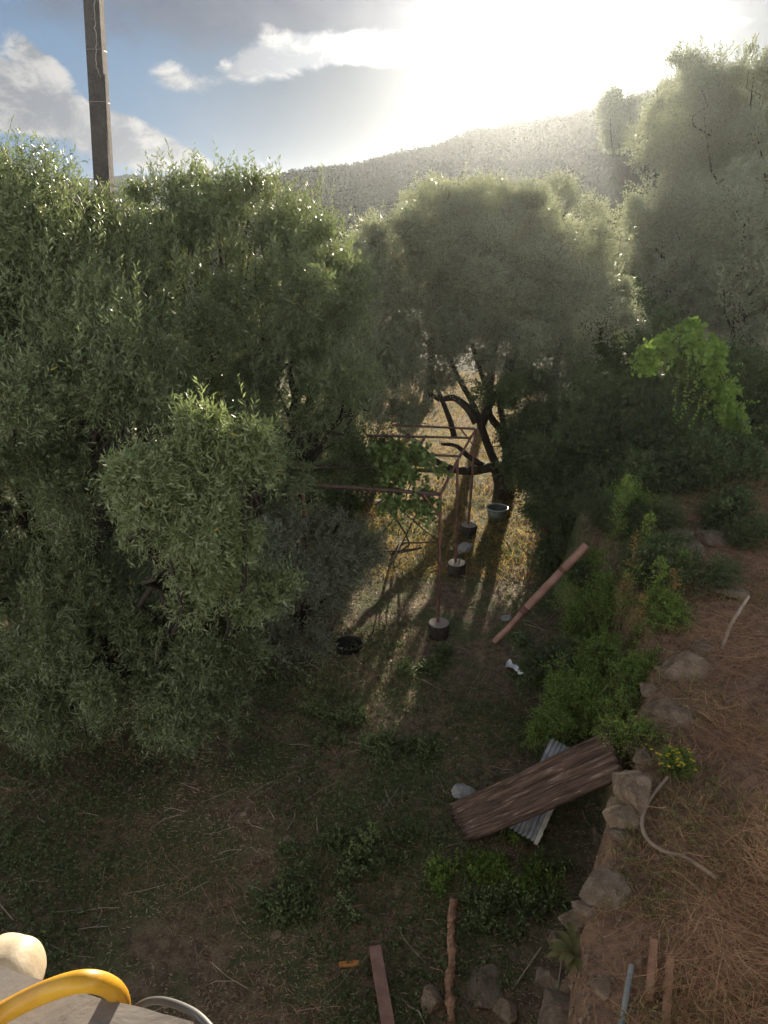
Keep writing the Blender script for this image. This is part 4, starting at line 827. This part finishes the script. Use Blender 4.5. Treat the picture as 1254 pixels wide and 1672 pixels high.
# white plastic scrap
q = gnd(838, 1096) + [0, 0, .04]; mb = MB(); n = 9; uu, vv = np.meshgrid(np.linspace(-.5, .5, n), np.linspace(-.5, .5, n), indexing='ij'); zz = .04 * np.sin(uu * 7) * np.cos(vv * 5) + .03 * fbm(uu * 8, vv * 8, 2, 5)
V = np.stack([uu * .24 * (1 - .6 * (vv + .5)), vv * .20 - uu * .16, zz + .03], -1).reshape(-1, 3) + q; qd = [(i_ * n + j_, i_ * n + n + j_, i_ * n + n + j_ + 1, i_ * n + j_ + 1) for i_ in range(n - 1) for j_ in range(n - 1)]
mb.add(V, qd); tag(mb.build('plastic_scrap', M['plastic'], loc=q), 'crumpled white plastic scrap on the grass below the clay pipe', 'scrap')
# round basin beside the tree, black tub
def lathe(mb, c, prof, n=36, m=0):
    V = []; k = len(prof)
    for r_, z_ in prof: a = np.arange(n) / n * 6.2832; V.append(np.stack([c[0] + np.cos(a) * r_, c[1] + np.sin(a) * r_, np.full(n, c[2] + z_)], 1))
    q = [(i_ * n + j_, i_ * n + (j_ + 1) % n, (i_ + 1) * n + (j_ + 1) % n, (i_ + 1) * n + j_) for i_ in range(k - 1) for j_ in range(n)]; mb.add(np.concatenate(V), q, m)
q = gnd(811, 850); root = thing('water_basin', q, 'round green water basin with a pale rim beside the open olive trunk', 'basin'); mb = MB(); lathe(mb, q, [(.001, .0), (.17, 0), (.22, .28), (.205, .28), (.16, .17), (.001, .17)]); part(mb, 'bowl', M['tub'], root)
mb = MB(); a = np.linspace(0, 6.2832, 37); tube(mb, np.stack([q[0] + .22 * np.cos(a), q[1] + .22 * np.sin(a), np.full(37, q[2] + .285)], 1), .012, 6, cap=False); part(mb, 'rim', M['tubrim'], root)
q = gnd(570, 1062); mb = MB(); lathe(mb, q, [(.001, 0), (.17, 0), (.2, .10), (.212, .105), (.2, .11), (.19, .105), (.17, .03), (.001, .03)]); tag(mb.build('plastic_tub', M['black'], loc=q), 'black round tub in the shade under the low olive branches', 'tub')

# ------------------------------------------------------------------ balcony corner, hoses, sack
ZP = 5.33; e0_ = atz(0, 1578, ZP); e1_ = atz(340, 1676, ZP); ex = nrm(e1_ - e0_); ey = np.array([-ex[1], ex[0], 0]); Rp = np.stack([ex, ey, [0, 0, 1]], 1)
root = thing('balcony_wall', (e0_[0], e0_[1], 0), 'weathered grey concrete balcony wall top in the bottom left corner', 'wall')
mb = MB(); n = 90; uu, vv = np.meshgrid(np.linspace(-1.6, 1.9, 240), np.linspace(0, -.36, 40), indexing='ij')
zz = .0025 * fbm(uu * 12, vv * 12, 4, 6); ro = np.where(vv > -.001, .008 * fbm(uu * 20, uu * 0, 3, 8), 0)
V = np.stack([uu, vv + ro, zz], -1).reshape(-1, 3) @ Rp.T + e0_; qd = [(i_ * 40 + j_, i_ * 40 + j_ + 1, i_ * 40 + 41 + j_, i_ * 40 + 40 + j_) for i_ in range(239) for j_ in range(39)]
W2 = V.reshape(240, 40, 3)[:, 0]; W3 = W2 - [0, 0, .09]; mb.add(V, qd, 0, True); mb.add(np.concatenate([W2, W3]), [(i_, i_ + 1, 241 + i_, 240 + i_) for i_ in range(239)], 0, False)
W2 = V.reshape(240, 40, 3)[:, -1]; W3 = W2 - [0, 0, .09]; mb.add(np.concatenate([W2, W3]), [(i_, i_ + 1, 241 + i_, 240 + i_) for i_ in range(239)], 0, False); part(mb, 'coping', M['slab'], root)
mb = MB(); cc = e0_ + ex * .15 - ey * .19; box(mb, (cc[0], cc[1], (ZP - .05) / 2 - .02), (3.4, .24, ZP - .05), Rp); part(mb, 'wall_body', M['concrete'], root)
hz = [(-90, 1702, .014), (0, 1656, .014), (50, 1630, .026), (100, 1610, .045), (140, 1602, .05), (172, 1608, .03), (192, 1624, -.012), (198, 1650, -.07), (196, 1700, -.22)]
pts = [atz(a, b_, ZP + z_) for a, b_, z_ in hz]; mb = MB(); tube(mb, spline(pts, 70), .0092, 20); tag(mb.build('yellow_hose', M['yellow'], loc=pts[0]), 'thick bright yellow hose looped over the balcony wall', 'hose')
hz = [(205, 1665, -.06), (232, 1640, -.03), (262, 1634, -.02), (300, 1645, -.012), (330, 1664, -.006), (365, 1705, .0)]
pts = [atz(a, b_, ZP + z_ + .005) for a, b_, z_ in hz]; mb = MB(); tube(mb, spline(pts, 40), .0036, 12); tag(mb.build('grey_cable', M['cable'], loc=pts[0]), 'thin grey hose curving along the balcony wall edge', 'hose')
# cream sack standing beyond the wall
q = atz(12, 1588, ZP - .06); import bmesh
bm = bmesh.new(); bmesh.ops.create_icosphere(bm, subdivisions=5, radius=1); V = np.array([v.co[:] for v in bm.verts]); F = np.array([[v.index for v in f.verts] for f in bm.faces]); bm.free()
V = V * (1 + .05 * np.array(fbm(V[:, 0] * 2 + V[:, 2], V[:, 1] * 2 + 4, 4, 6)) + .03 * np.sin(V[:, 0] * 9 + V[:, 2] * 5) * (V[:, 2] > -.2))[:, None]; V = np.sign(V) * np.abs(V) ** .85
V = V * [.035, .035, .032]
o = MB().add(V, F).build('plastic_sack', M['cream']); o.location = tuple(float(t) for t in q); tag(o, 'cream white rounded sack bulging beyond the balcony wall at the left edge', 'sack')

# ------------------------------------------------------------------ haze
def hz_(h):
    return None
hm = bpy.data.materials.new('haze'); hm.use_nodes = True; nt = hm.node_tree; nt.nodes.clear(); out = nt.nodes.new('ShaderNodeOutputMaterial'); pv = nt.nodes.new('ShaderNodeVolumePrincipled')
pv.inputs['Color'].default_value = (.86, .94, 1.0, 1); pv.inputs['Density'].default_value = .00024; pv.inputs['Anisotropy'].default_value = .80  # thin haze, also standing in for the lens flare veil around the sun
nt.links.new(pv.outputs[0], out.inputs['Volume'])
x0, x1, y0, y1, z0, z1 = -760, 760, -80, 960, -12, 25
V = [(x, y, z) for z in (z0, z1) for x, y in ((x0, y0), (x1, y0), (x1, y1), (x0, y1))]
ho = MB().add(V, [(0, 3, 2, 1), (4, 5, 6, 7), (0, 1, 5, 4), (1, 2, 6, 5), (2, 3, 7, 6), (3, 0, 4, 7)], 0, False).build('haze', hm); tag(ho, 'thin sunlit haze', 'haze', kind='stuff')
